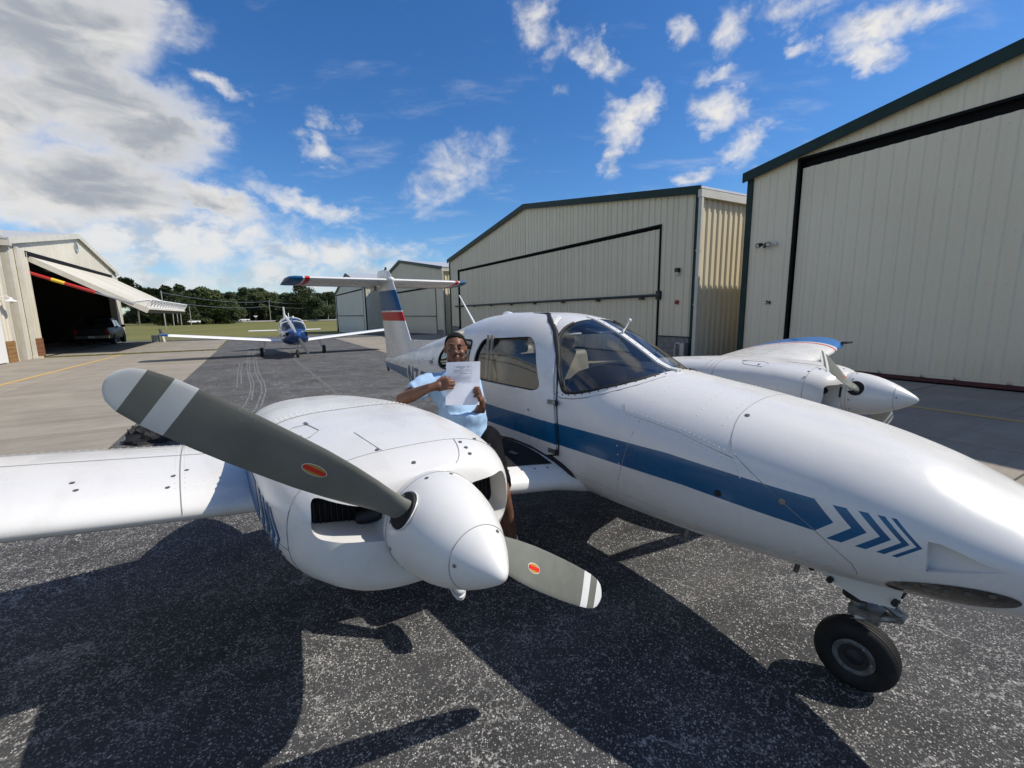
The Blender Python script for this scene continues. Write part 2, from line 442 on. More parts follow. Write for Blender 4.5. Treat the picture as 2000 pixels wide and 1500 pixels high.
def text_mesh(body, size, M, name, m, parent, extrude=.0, shear=0, align='LEFT', project=None, bold=0.0):
    cu = bpy.data.curves.new('txt', 'FONT'); cu.body = body; cu.size = size; cu.extrude = extrude; cu.shear = shear; cu.align_x = align; cu.offset = bold
    cu.resolution_u = 3
    o = bpy.data.objects.new('txt', cu); C.objects.link(o)
    bpy.context.view_layer.update()
    me = bpy.data.meshes.new_from_object(o.evaluated_get(bpy.context.evaluated_depsgraph_get()))
    bpy.data.objects.remove(o)
    me.transform(M)
    if project:
        for v in me.vertices: v.co = project(v.co)
    me.materials.clear(); me.materials.append(MATS[m]); me.name = name
    return link(name, me, parent)

# ------------------------------------------------------------------ ground
def sheet(name, s0, s1, n0, n1, z, m, ns=1, nn=1, slope=False, zf=None):
    mb = MB(); idx = {}
    for i in range(ns + 1):
        for j in range(nn + 1):
            s = s0 + (s1 - s0) * i / ns; n = n0 + (n1 - n0) * j / nn
            idx[i, j] = mb.add([W(s, n, z + (gz_(s) if slope else 0))])
    for i in range(ns):
        for j in range(nn): mb.face((idx[i, j], idx[i, j + 1], idx[i + 1, j + 1], idx[i + 1, j]))
    return mb.build(name, m)
def srows(s0, s1):
    r = [s0] + [q for q in list(range(30, 90, 5)) if s0 < q < s1] + [s1]
    return r
def strip(name, s0, s1, n0, n1, z, m, edge=None):
    """a long sheet that follows the fall of the ground; edge(s) shifts both sides a little"""
    mb = MB(); rows = []
    ss = srows(s0, s1)
    for s in ss: rows.append(mb.add([W(s, n0, z + gz_(s)), W(s, n1, z + gz_(s))]))
    for a, b in zip(rows, rows[1:]): mb.face((a, a + 1, b + 1, b))
    return mb.build(name, m)

structure(strip('grass_field', -60, 1800, -1500, 1500, -.045, 'grass'))
structure(strip('taxiway', -45, 47.5, -2.0, 5.25, 0.0, 'asphalt'))
structure(strip('cross_taxiway', 47.5, 55.5, -60, 60, -.004, 'asphalt'))

# concrete aprons left and right of the taxiway: slabs with open joints on a dark bed
def slabs(name, s_list, n_list, drop=()):
    root = structure(strip(name, s_list[0], s_list[-1], n_list[0], n_list[-1], -.022, 'joint_dark'))
    cache = {}
    for a, b in zip(s_list, s_list[1:]):
        for c, d in zip(n_list, n_list[1:]):
            key = (round(b - a, 2), round(d - c, 2))
            if key not in cache:
                g = .013; hs, hn = (b - a) / 2 - g, (d - c) / 2 - g
                mb = MB(); top = [(-hs, -hn), (hs, -hn), (hs, hn), (-hs, hn)]
                q = []
                for x, y in top: q.append(D * x + N * y)
                lo = mb.add([p + Vector((0, 0, -.02)) for p in q]); mid = mb.add([p + Vector((0, 0, -.004)) for p in q])
                sc = lambda p: p * (1 - .006 / max(hs, hn))
                tp = mb.add([sc(p) for p in q])
                for i in range(4):
                    j = (i + 1) % 4
                    mb.face((lo + i, mid + i, mid + j, lo + j)); mb.face((mid + i, tp + i, tp + j, mid + j))
                mb.face((tp + 3, tp + 2, tp + 1, tp))
                o = mb.build('slab', 'concrete', root); me = o.data
                for p in me.polygons: pass
                cache[key] = me
                me.flip_normals() if me.polygons[len(me.polygons) - 1].normal.z < 0 else None
            else:
                o = link('slab', cache[key], root)
            o.location = W((a + b) / 2, (c + d) / 2, .001 + random.uniform(-.0012, .0012))
    return root
sl = [-7.1 + 2.8 * i for i in range(13)] + [29.4]
sl = sorted(x for x in sl if x < 29.3) + [29.4]
slabs('concrete_apron_west', sl, [-9.6, -5.75, -2.004])
slabs('concrete_pad', [30.4, 34.4, 38.4, 42.4], [-9.1, -5.6, -2.1])
slabs('concrete_apron_east', [-9.9 + 2.8 * i for i in range(18)], [5.256, 8.2, 11.1, 14.0])
structure(strip('asphalt_apron', 37.72, 47.5, 5.25, 40, -.003, 'asphalt'))
structure(strip('gap_gravel', -10, 37.7, 14.0, 33, -.03, 'asphalt'))

# pale tyre scrapes and a sealed joint on the taxiway
tx = bpy.data.objects['taxiway']
def ribbon(pts, w, name, m, z=.005):
    P = [W(s, n, z) for s, n in pts]; mb = MB(); rows = []
    for i, p in enumerate(P):
        t = (P[min(i + 1, len(P) - 1)] - P[max(i - 1, 0)]).normalized(); b = Vector((-t.y, t.x, 0)) * w / 2; rows.append(mb.add([p - b, p + b]))
    for a, b in zip(rows, rows[1:]): mb.face((a, a + 1, b + 1, b))
    return mb.build(name, m, tx)
for q in ([(30, -.5), (22.71, -.49), (18.26, -.44), (15.47, -.35), (13.81, -.28), (12.33, -.28), (10.85, -.36), (9.6, -.5)], [(30, -.42), (22.65, -.41), (16.86, -.34), (13.97, -.21), (12.46, -.23), (11.25, -.25)],
          [(30, -.28), (22.53, -.26), (17.07, -.19), (13.43, -.03), (12.17, -.05), (10.18, -.17), (9.2, -.3)], [(30, -.18), (21.92, -.16), (17.01, -.1), (14.23, .04), (12.44, .05), (10.24, -.08)],
          [(21, -.72), (17.12, -.69), (14.46, -.62), (13.6, -.6)], [(20.5, -.63), (17.05, -.6), (14.17, -.51)]):
    dn = []
    for (a, b), (c, d) in zip(q, q[1:]):
        for t in (0, .25, .5, .75): dn.append((a + (c - a) * t, b + (d - b) * t))
    ribbon(dn + [q[-1]], .028, 'tyre_scrape', 'scrape', .004)
rj = random.Random(2)
ribbon([(s_, 1.27 + .42 * max(0, (20 - s_) / 10) * .6 + rj.uniform(-.02, .02)) for s_ in np.linspace(42, 8.5, 60)], .08, 'sealed_joint', 'seam_filler', .003)
ribbon([(18.41 - (n_ + 1.69) * 1.05 + rj.uniform(-.03, .03), n_) for n_ in np.linspace(-1.95, 5.2, 30)], .07, 'sealed_joint', 'seam_filler', .0035)

def painted(name, s0, s1, n0, n1, w, label):
    mb = MB(); k = 14
    P = [W(s0 + (s1 - s0) * i / k, n0 + (n1 - n0) * i / k, .0062) for i in range(k + 1)]
    a = (P[-1] - P[0]).normalized(); b = Vector((-a.y, a.x, 0)) * w / 2
    rows = [mb.add([p - b, p + b]) for p in P]
    for i, j in zip(rows, rows[1:]): mb.face((i, i + 1, j + 1, j))
    o = mb.build(name, 'yellow_paint'); structure(o); o['label'] = label
    return o
painted('yellow_line_west', 10, 29.3, -6.75, -6.05, .15, 'yellow painted line on the concrete in front of the open hangar')
painted('yellow_line_east', -9, 30, 10.45, 10.45, .13, 'yellow painted line on the shaded concrete by the nearest hangar')

# grass strip between the slabs and the pad, and its blades
mb = MB(); rg = random.Random(3)
for i in range(2600):
    s = rg.uniform(29.42, 30.35) + rg.gauss(0, .03); n = rg.uniform(-8.6, -2.2)
    p = W(s, n, -.03); h = rg.uniform(.03, .085); a = rg.uniform(0, PI); w = .012
    d = Vector((math.cos(a), math.sin(a), 0)) * w; l = Vector((rg.gauss(0, .03), rg.gauss(0, .03), h))
    mb.poly([p - d, p + d, p + l])
tag(mb.build('grass_strip', 'grass_blade'), 'thin strip of grass growing between the concrete slabs', 'grass', kind='stuff')
# taller grass at the edge of the field
mb = MB()
for i in range(5200):
    s = 42.6 + abs(rg.gauss(0, 1.8)); n = rg.uniform(-30, -2.2)
    if n > -3.0 and s > 47: continue
    p = W(s, n, -.05 + gz_(s)); h = rg.uniform(.05, .14); a = rg.uniform(0, PI); w = .03
    d = Vector((math.cos(a), math.sin(a), 0)) * w; l = Vector((rg.gauss(0, .05), rg.gauss(0, .05), h))
    mb.poly([p - d, p + d, p + l])
tag(mb.build('field_edge_grass', 'grass_blade'), 'ragged grass along the edge of the field beyond the pad', 'grass', kind='stuff')

# ------------------------------------------------------------------ hangars
def corr(s0, s1, zb, zt, pitch=.3048, depth=.032, rib=.075, y=0.0, off=0.0):
    """ribbed sheet in the local x-z plane, front side towards +y; zb, zt: functions of x"""
    xs = [s0]; ys = [y]
    k = math.ceil((s0 - off) / pitch)
    while off + k * pitch < s1 - 1e-6:
        c = off + k * pitch
        for dx, dy in ((-rib, 0), (-rib * .55, depth), (rib * .55, depth), (rib, 0)):
            x = c + dx
            if s0 < x < s1: xs.append(x); ys.append(y + dy)
        k += 1
    xs.append(s1); ys.append(y)
    mb = MB()
    b = mb.add([(x, yy, zb(x)) for x, yy in zip(xs, ys)]); t = mb.add([(x, yy, zt(x)) for x, yy in zip(xs, ys)])
    for i in range(len(xs) - 1): mb.face((b + i + 1, b + i, t + i, t + i + 1))
    return mb
def hangar(name, label, loc, rz, Lx, eave, peak, depth, door, m_wall, m_trim, m_side=None, sheet_w=.9144, base=0.0, base_h=0.0, door_open=False, rib=.032, px=None, door_gap=.10, hdr_gap=.12, m_door=None, door_pitch=.3048, seam=None):
    """front wall along local x from 0 to Lx, facing +y; door=(x0,x1,header)"""
    h = thing(name, label, 'hangar', loc, rz)
    px = Lx / 2 if px is None else px
    roof = lambda x: eave + (peak - eave) * (x / px if x < px else (Lx - x) / (Lx - px))
    x0, x1, hd = door; m_door = m_door or m_wall
    const = lambda c: (lambda x: c)
    bz = const(base_h)
    # wall sheets
    edges = [0.0]
    while edges[-1] < Lx - .2: edges.append(min(edges[-1] + sheet_w, Lx))
    edges[-1] = Lx
    cuts = sorted(set([round(e, 3) for e in edges] + [round(x0, 3), round(x1, 3), round(px, 3)]))
    for a, b in zip(cuts, cuts[1:]):
        if b - a < .02: continue
        mid = (a + b) / 2
        zb = const(hd) if x0 < mid < x1 else bz
        corr(a, b, zb, lambda x: roof(x) - .02, depth=rib).build('wall_sheet', m_wall, h)
    # sides and back
    ms = m_side or m_wall
    for xx, sg in ((0.0, -1), (Lx, 1)):
        mb2 = MB(); k = 0
        n = int(depth / .3048); pts = []
        for i in range(n):
            c = -i * .3048 - .15
            for dx, dy in ((.09, 0), (.05, rib * 1.3), (-.05, rib * 1.3), (-.09, 0)): pts.append((xx + sg * (dy - .0), c + dx))
        pts = [(xx, -.0)] + pts + [(xx, -depth)]
        b = mb2.add([(p[0], p[1], base) for p in pts]); t = mb2.add([(p[0], p[1], eave - .03) for p in pts])
        for i in range(len(pts) - 1): mb2.face((b + i, b + i + 1, t + i + 1, t + i))
        mb2.build('side_wall', ms, h)
    mb2 = MB(); mb2.poly([(0, -depth, base), (Lx, -depth, base), (Lx, -depth, eave), (px, -depth, peak), (0, -depth, eave)]); mb2.build('back_wall', m_wall, h)
    # roof slopes, rake trim, corner trim
    ov = .12
    for (xa, za, xb, zb_) in ((-ov, eave - ov * (peak - eave) / px, px, peak), (px, peak, Lx + ov, eave - ov * (peak - eave) / (Lx - px))):
        mb2 = MB(); r = [[(xa, .13, za + .0), (xb, .13, zb_ + .0), (xb, .13, zb_ + .07), (xa, .13, za + .07)], [(xa, -depth - .1, za), (xb, -depth - .1, zb_), (xb, -depth - .1, zb_ + .07), (xa, -depth - .1, za + .07)]]
        mb2.rings(r); mb2.build('roof', 'roof_metal', h)
        mb2 = MB(); mb2.rings([[(xa, .137, za - .20), (xa, .185, za - .20), (xa, .185, za + .085), (xa, .137, za + .085)], [(xb, .137, zb_ - .20), (xb, .185, zb_ - .20), (xb, .185, zb_ + .085), (xb, .137, zb_ + .085)]])
        mb2.mi = 0
        mb2.build('rake_trim', m_trim, h)
    for xx in (0, Lx):
        sg = -1 if xx == 0 else 1
        mb2 = MB(); mb2.box2((xx - (.02 if sg < 0 else .16), -.1, base), (xx + (.16 if sg < 0 else .02), .055, roof(xx) - .16)); mb2.build('corner_trim', m_trim, h)
    # door
    if not door_open:
        mb2 = MB(); mb2.box2((x0, -.16, base), (x1, -.14, hd)); mb2.build('door_void', 'black_gap', h)
        dr = MB(); dr.box2((x0 + .1, -.135, base + .05), (x1 - .1, -.10, hd - hdr_gap)); door_o = dr.build('door', m_door, h)
        e = [x0 + door_gap]
        while e[-1] < x1 - door_gap - .2: e.append(min(e[-1] + .9144, x1 - door_gap))
        e[-1] = x1 - door_gap
        for a, b in zip(e, e[1:]):
            corr(a, b, const(base + .10), const(hd - hdr_gap), depth=rib, y=-.06, pitch=door_pitch).build('door_sheet', m_door, door_o)
        mb2 = MB()
        for xx in (x0 + .02, x1 - .02): mb2.box2((xx - .035, -.05, base), (xx + .035, .045, hd + .035))
        mb2.box2((x0 + .055, -.05, hd - .03), (x1 - .055, .045, hd + .035)); mb2.build('door_frame', 'black_gap', h)
    return h, roof

ROT_R = math.atan2(D.y, D.x)          # local x along D, local y towards -N (right-hand row, facing the taxiway)
ROT_L = ROT_R + PI                    # left-hand row: local x against D, local y towards +N

# nearest hangar on the right, number 74
LX3 = 23.8
h3, rf3 = hangar('hangar', 'nearest tall tan hangar numbered 74, its wide closed door filling the right edge', W(9.3 - LX3, 14.05), ROT_R, LX3, 6.02, 8.1, 18, (1.5, LX3 - 1.5, 6.06), 'grey_sheet', 'green_trim', rib=.020, hdr_gap=.25, m_side='tan_sheet', door_pitch=.3048)
# base seal of its door: dark red strip and rubber skirt, lifted a little
mb = MB(); mb.box2((1.6, -.05, .03), (LX3 - 1.6, .03, .13)); mb.build('door_seal', 'red_dull', h3)
mb = MB(); rg = random.Random(5); x = 1.6
while x < LX3 - 1.8:
    w = rg.uniform(.5, .8); mb.box2((x, -.02, .12 + rg.uniform(0, .02)), (x + w, .012 + rg.uniform(0, .02), .20 + rg.uniform(-.02, .02))); x += w + rg.uniform(.05, .12)
mb.build('rubber_skirt', 'grey_sheet', h3)
text_mesh('74', .155, Matrix.Translation((LX3 - .84, .036, 1.97)) @ Matrix.Rotation(PI, 4, 'Z') @ Matrix.Rotation(PI / 2, 4, 'X'), 'house_number', 'black_ink', h3, extrude=.006, bold=.006)
# screws on the door sheets
mb = MB()
for zz in (1.2, 2.3, 3.4, 4.5, 5.6):
    for i in range(34):
        xx = LX3 - 1.75 - i * .33
        mb.box((xx, -.048, zz + .01 * math.sin(i * 3.3)), (.011, .02, .011))
o = mb.build('door_screws', 'galv', h3); o['kind'] = 'stuff'
# twin flood light and sensor on H3
fl = thing('flood_light', 'black twin headed flood light on the wall above number 74', 'light', W(8.56, 14.05 - .04, 3.78), ROT_R)
mb = MB(); mb.lathe([(0, .05), (.04, .05), (.05, .03), (.09, .025)], (0, 0, .03), (0, 1, 0), 12); mb.build('base', 'black_plastic', fl)
for sx, ang in ((-.13, -.5), (.13, .35)):
    dr = Vector((math.sin(ang) * .8, .8, -.28)).normalized()
    mb = MB(); mb.smooth = True; mb.lathe([(-.09, .03), (-.06, .052), (.06, .07), (.10, .075), (.10, .065), (.085, .062)], (sx, .13, .02), dr, 16); hd_ = mb.build('lamp_head', 'black_plastic', fl)
    mb = MB(); mb.lathe([(.086, .061), (.09, .061)], (sx, .13, .02), dr, 16); mb.build('lamp_glass', 'lamp_glass', hd_)
    mb = MB(); mb.tube([(0, .08, .03), (sx * .6, .09, .03), (sx, .08, .02)], .014, 8); mb.build('arm', 'black_plastic', fl)
mb = MB(); mb.ellipsoid((0, .1, -.05), .035, .035, .04); mb.build('sensor', 'black_plastic', fl)
cm = thing('wall_sensor', 'small white dome sensor beside the flood light on hangar 74', 'sensor', W(8.27, 14.05 - .03, 3.80), ROT_R)
mb = MB(); mb.smooth = True; mb.lathe([(0, .05), (.03, .05), (.07, .042), (.09, .02)], (0, 0, 0), (0, .9, -.2), 14); mb.build('dome', 'white_plain', cm)

# second hangar on the right, tan with the closed door and a dark push bar
S2, L2 = 11.1, 23.75
h2, rf2 = hangar('hangar', 'large tan ribbed hangar with green trim behind the cabin of the white twin', W(S2, 14.05), ROT_R, L2, 6.05, 7.86, 18, (1.72, L2 - 1.75, 5.10), 'tan_sheet', 'green_trim', rib=.036, base_h=.0)
mb = MB(); mb.tube([(1.55, .12, 2.42), (L2 - 1.2, .12, 2.36)], .055, 8); bar = mb.build('door_bar', 'dark_steel', h2)
for k in range(8):
    mb = MB(); mb.box((2.6 + k * 2.75, .07, 2.33), (.22, .10, .13)); mb.build('bracket', 'dark_steel', bar)
mb = MB(); mb.box((1.68, .09, 2.42), (.16, .14, .34)); mb.build('bar_end', 'black_plastic', bar)
# concrete block plinth either side of the door
def blocks(parent, xa, xb, y, z0, rows, m='block_grey', w=.40, hgt=.2):
    cache = {}
    for r_ in range(rows):
        x = xa - (w / 2 if r_ % 2 else 0)
        while x < xb - .02:
            a, b = max(x, xa), min(x + w, xb)
            if b - a > .06:
                key = round(b - a, 2)
                if key not in cache:
                    mb = MB(); mb.box((0, 0, 0), (b - a - .012, .09, hgt - .012)); o = mb.build('concrete_block', m, parent); cache[key] = o.data
                else: o = link('concrete_block', cache[key], parent)
                o.location = ((a + b) / 2, y + random.uniform(-.003, .003), z0 + r_ * hgt + hgt / 2)
            x += w
blocks(h2, .18, 1.66, .02, 0, 4); blocks(h2, L2 - 1.7, L2 - .2, .02, 0, 4)
mb = MB(); mb.box2((.16, -.06, 0), (1.68, .0, .82)); mb.build('mortar_bed', 'joint_dark', h2)
mb = MB(); mb.box2((.14, .055, .80), (1.68, .08, .84)); mb.build('plinth_flashing', 'green_trim', h2)
# gutter and downpipe along the side wall
mb = MB(); mb.box2((-.20, -18, 5.72), (-.045, .20, 5.98)); mb.build('gutter', 'cream_trim', h2)
mb = MB(); mb.box2((-.19, .06, .05), (-.055, .16, 5.72)); mb.build('downpipe', 'cream_trim', h2)
for zz in (2.0, 3.9):
    mb = MB(); mb.box2((-.20, .05, zz), (-.03, .17, zz + .05)); mb.build('pipe_strap', 'cream_trim', h2)
wl = thing('wall_light', 'dark hooded wall light beside the door of the tan hangar', 'light', W(S2 + .79, 14.05 - .035, 3.22), ROT_R)
mb = MB(); mb.box2((-.07, 0, .02), (.07, .14, .17)); mb.build('hood', 'black_plastic', wl)
mb = MB(); mb.smooth = True; mb.lathe([(0, .055), (.10, .055), (.16, .03), (.17, .005)], (0, .075, .02), (0, 0, -1), 12); mb.build('lens', 'lamp_glass', wl)
rb = thing('alarm_bell', 'small red round alarm dome low beside the door of the tan hangar', 'alarm', W(S2 + .80, 14.05 - .035, 2.13), ROT_R)
mb = MB(); mb.smooth = True; mb.lathe([(0, .08), (.05, .08), (.09, .05), (.10, .01)], (0, 0, 0), (0, 1, 0), 16); mb.build('dome', 'red_lamp', rb)
# utility box on the ground by the corner
ub = thing('utility_box', 'grey pipe loop and meter box at the foot of the tan hangar wall', 'utility box', W(S2 + .38, 14.05 - .28, 0), ROT_R)
mb = MB(); mb.box2((-.25, -.1, .12), (-.1, .08, .62)); mb.build('box', 'galv', ub)
mb = MB(); mb.tube([(-.05, 0, 0), (-.05, 0, .5), (.0, 0, .58), (.12, 0, .6), (.2, 0, .52), (.22, 0, 0)], .045, 8); mb.build('pipe', 'galv', ub)

# third on the right, and the white one beyond
S4, L4 = 36.3, 22.5
h4, rf4 = hangar('hangar', 'tan hangar seen behind the tail fin, half hidden by the larger tan one', W(S4, 14.05, -.1), ROT_R, L4, 5.75, 7.55, 18, (1.95, L4 - 2.0, 4.3), 'tan_sheet', 'green_trim', px=L4 * .56, base=-.4)
mb = MB(); mb.box2((2.0, .02, 1.65), (L4 - 2.1, .06, 1.72)); mb.build('door_rail', 'dark_steel', h4)
mb = MB(); mb.box2((-.2, -18, 5.42), (-.04, .2, 5.66)); mb.build('gutter', 'cream_trim', h4)
mb = MB(); mb.box2((-.19, .06, -.2), (-.055, .16, 5.42)); mb.build('downpipe', 'cream_trim', h4)
blocks(h4, .2, 1.9, .02, -.1, 3)
S5, L5 = 58.3, 24.0
h5, rf5 = hangar('hangar', 'far white hangar with dark trimmed door, farthest in the right-hand row', W(S5, 12.1, -.55), ROT_R, L5, 5.75, 8.3, 16, (1.3, L5 - .9, 5.6), 'white_sheet', 'green_trim', rib=.02, base=-.8, m_side='cream_sheet')
mb = MB(); mb.box2((1.4, .02, 2.15), (L5 - 1.0, .05, 2.24)); mb.build('door_rail', 'black_gap', h5)

# left-hand row: hangar with the raised door
S1a, S1b = 28.7, 46.7; L1 = S1b - S1a
h1, rf1 = hangar('hangar', 'cream hangar on the left with its big door swung up open', W(S1b, -9.3), ROT_L, L1, 5.35, 6.95, 17, (1.35, L1 - 1.95, 5.02), 'cream_sheet', 'cream_trim', door_open=True, rib=.012, px=L1 * .46)
# inside: floor, dark liner, portal frames and girts
mb = MB(); mb.box2((.05, -16.9, .0), (L1 - .05, -.02, .012)); mb.build('hangar_floor', 'concrete', h1)
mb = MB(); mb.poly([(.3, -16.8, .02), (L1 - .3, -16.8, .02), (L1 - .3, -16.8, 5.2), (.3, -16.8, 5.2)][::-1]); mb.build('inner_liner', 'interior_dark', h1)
mb = MB()
for xx in (.32, L1 - .32): mb.box2((xx - .03, -16.7, .02), (xx + .03, -.4, 5.1))
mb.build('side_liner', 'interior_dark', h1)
for zz in (1.5, 3.0, 4.4):
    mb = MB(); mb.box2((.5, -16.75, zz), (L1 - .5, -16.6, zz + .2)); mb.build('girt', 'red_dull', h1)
for yy in (-3.5, -8, -12.5):
    mb = MB(); mb.box2((.4, yy - .1, 4.9), (L1 - .4, yy + .1, 5.2)); mb.build('roof_beam', 'dark_steel', h1)
for xx in (5.5, 11):
    mb = MB(); mb.box2((xx - .12, -16.7, .02), (xx + .12, -16.4, 5.1)); mb.build('column', 'dark_steel', h1)
# jamb edges of the opening
mb = MB(); mb.box2((1.2, -.02, 4.78), (L1 - 1.8, .03, 5.06)); mb.build('header_strip', 'black_gap', h1)
for xa, xb in ((1.28, 1.352), (L1 - 1.952, L1 - 1.88)):
    mb = MB(); mb.box2((xa, -.35, 0), (xb, .032, 5.0)); mb.build('jamb', 'cream_trim', h1)
# timber guards at the foot of the pillars
def planks(parent, xa, xb, y, zt, n, m):
    hgt = zt / n
    for k in range(n):
        mb = MB(); mb.box(((xa + xb) / 2, y, hgt * (k + .5)), (xb - xa + random.uniform(-.01, .01), .05, hgt - .012)); mb.build('plank', m, parent)
planks(h1, L1 - 1.93, L1 - .95, .05, .92, 4, 'red_plank')
mb = MB(); mb.box2((L1 - .80, .03, .05), (L1 - .62, .14, 5.1)); mb.build('downpipe', 'cream_trim', h1)
mb = MB(); mb.box2((L1 - .78, .03, .0), (L1 - .55, .34, .09)); mb.build('downpipe_shoe', 'cream_trim', h1)
mb = MB(); mb.box2((L1 - .0, -17, 5.05), (L1 + .16, .2, 5.3)); mb.build('gutter', 'cream_trim', h1)
mb = MB(); mb.lathe([(0, .30), (.05, .30), (.05, .24), (.02, .24)], (L1 * .46 + .35, .02, 6.15), (0, 1, 0), 20); mb.build('gable_vent', 'galv', h1)
# the raised door
hinge = Vector((0, .06, 4.80)); tip = Vector((0, 4.35, 2.25))
du = (tip - hinge).normalized(); dn_ = Vector((0, -du.z, du.y))
xa, xb = 1.55, L1 - 2.1
mb = MB(); mb.rings([[Vector((x, 0, 0)) + p for p in (hinge, tip, tip - dn_ * .20, hinge - dn_ * .20)] for x in (xa, xb)]); dr1 = mb.build('door', ['dark_steel'], h1)
ln = (tip - hinge).length
x = xa
while x < xb - .1:
    b = min(x + 1.1, xb)
    mb = MB(); mb.rings([[Vector((q, 0, 0)) + p for p in (hinge + dn_ * .006, tip + dn_ * .006, tip + dn_ * .03, hinge + dn_ * .03)] for q in (x + .004, b - .004)]); mb.build('door_sheet', 'cream_sheet', dr1)
    x = b
for qa, qb in ((xa - .05, xa - .003), (xb + .003, xb + .05)):
    mb = MB(); mb.rings([[Vector((q, 0, 0)) + p for p in (hinge + dn_ * .03, tip + dn_ * .03, tip - dn_ * .21, hinge - dn_ * .21)] for q in (qa, qb)]); mb.build('door_edge', 'cream_trim', dr1)
# truss along the outer face near the lower edge
mb = MB(); t0 = tip - du * .15 + dn_ * .05; t1 = tip - du * .15 + dn_ * .52; t2 = tip - du * .75 + dn_ * .05
X = lambda x, p: Vector((x, 0, 0)) + p
for p, r_ in ((t0, .06), (t1, .05), (t2, .05)): mb.tube([X(xa, p), X(xb, p)], r_, 6)
trs = mb.build('truss_chords', 'white_plain', dr1)
mb = MB(); k = 15
for i in range(k):
    x0_, x1_ = xa + (xb - xa) * i / k, xa + (xb - xa) * (i + 1) / k
    mb.tube([X(x0_, t0), X((x0_ + x1_) / 2, t1)], .03, 5); mb.tube([X((x0_ + x1_) / 2, t1), X(x1_, t0)], .03, 5)
    mb.tube([X(x0_, t2), X((x0_ + x1_) / 2, t1)], .025, 5)
mb.tube([X(xb, t0), X(xb, t1)], .05, 6); mb.tube([X(xa, t0), X(xa, t1)], .05, 6); mb.tube([X(xb, t2), X(xb, t1)], .05, 6); mb.tube([X(xa, t2), X(xa, t1)], .05, 6)
mb.build('truss_web', 'white_plain', dr1)
# hydraulic cylinder from the near pillar to the door
c0 = Vector((L1 - 2.06, -.15, 4.10)); c1 = Vector((L1 - 2.06, 3.75, 2.55))
cd = (c1 - c0)
mb = MB(); mb.tube([c0, c0 + cd * .62], .085, 10); cyl = mb.build('cylinder', 'red_gloss', h1)
mb = MB(); mb.tube([c0 + cd * .22, c0 + cd * .34], .089, 10); mb.build('label', 'yellow_label', cyl)
mb = MB(); mb.tube([c0 + cd * .62, c1], .045, 8); mb.build('piston_rod', 'chrome', cyl)
# further hangar at the left edge
h0, rf0 = hangar('hangar', 'cream hangar cut by the left edge of the photo, wall lamp by its white door', W(28.0, -9.35), ROT_L, 20, 5.6, 7.2, 17, (3.0, 17, 4.9), 'cream_sheet', 'cream_trim', rib=.03, m_side='grey_sheet')
planks(h0, .18, .95, .055, .92, 5, 'wood_plank')
mb = MB(); mb.box2((1.15, .03, .05), (2.1, .09, 2.15)); mb.build('side_door', 'white_plain', h0)
la = thing('barn_lamp', 'white barn lamp on the wall of the hangar at the left edge', 'light', W(28.0 - .75, -9.35 + .05, 2.62), ROT_L)
mb = MB(); mb.tube([(0, 0, .15), (0, .2, .2), (0, .32, .12)], .018, 8); mb.build('arm', 'white_plain', la)
mb = MB(); mb.smooth = True; mb.lathe([(0, .05), (.08, .06), (.16, .22), (.17, .22)], (0, .32, .14), (0, 0, -1), 18); mb.build('shade', 'white_plain', la)
mb = MB(); mb.ellipsoid((0, .32, -.04), .06, .06, .08); mb.build('bulb', 'lamp_glass', la)
# ------------------------------------------------------------------ trees, road and the far edge of the field
def leaf_fn(c1, c2, c3):
    def fn(t, b, tcn):
        co = tcn.outputs['Object']; oi = t.nodes.new('ShaderNodeObjectInfo'); rnd = V(oi.outputs['Random'])
        v = nz(co, .45, 4, .65); w = nz(co, 2.2, 3, .6)
        c = mix(smooth(v, .32, .68), c1, c2); c = mix(smooth(w, .5, .75, 0, .6), c, c3)
        c = mix(rnd * .35, c, c1)
        setc(t, b, c)
    return fn
mat('foliage_dark', rough=.75, spec=.25, fn=leaf_fn((.028, .042, .017), (.052, .070, .024), (.080, .092, .032)))
mat('foliage_mid', rough=.75, spec=.25, fn=leaf_fn((.042, .060, .020), (.074, .092, .030), (.105, .112, .040)))
mat('bark', rough=.9, fn=mottled((.10, .085, .07), (.17, .15, .125), 3, .4, 20))
mat('bark_pale', rough=.9, fn=mottled((.22, .21, .19), (.32, .30, .27), 3, .4, 20))

def crown_mesh(seed, h, wd, base, m, n_cl=9, per=170, leaf=.42):
    """leaf clusters set about a few limbs: an uneven outline with gaps"""
    rg = random.Random(seed); mb = MB()
    for k in range(n_cl):
        t = k / max(1, n_cl - 1)
        zc = base + (h - base) * (.12 + .80 * t) + rg.gauss(0, .05 * h)
        rr = wd * (.95 - .75 * abs(t - .38) ** 1.1) * rg.uniform(.35, .9)
        a = rg.uniform(0, 2 * PI); c = Vector((math.cos(a) * rr, math.sin(a) * rr, min(zc, h * .95)))
        cr = wd * rg.uniform(.30, .52) * (1 - .35 * t)
        for i in range(per):
            d = Vector((rg.gauss(0, 1), rg.gauss(0, 1), rg.gauss(0, .75))).normalized() * cr * rg.uniform(.35, 1.08) ** .6
            p = c + d; s = leaf * rg.uniform(.5, 1.2)
            u = Vector((rg.gauss(0, 1), rg.gauss(0, 1), rg.gauss(0, .6))).normalized(); w = u.orthogonal().normalized() * s; u = u * s * rg.uniform(.6, 1.3)
            mb.poly([p - u * .5, p + w * .5, p + u * .5, p - w * .5])
    return mb
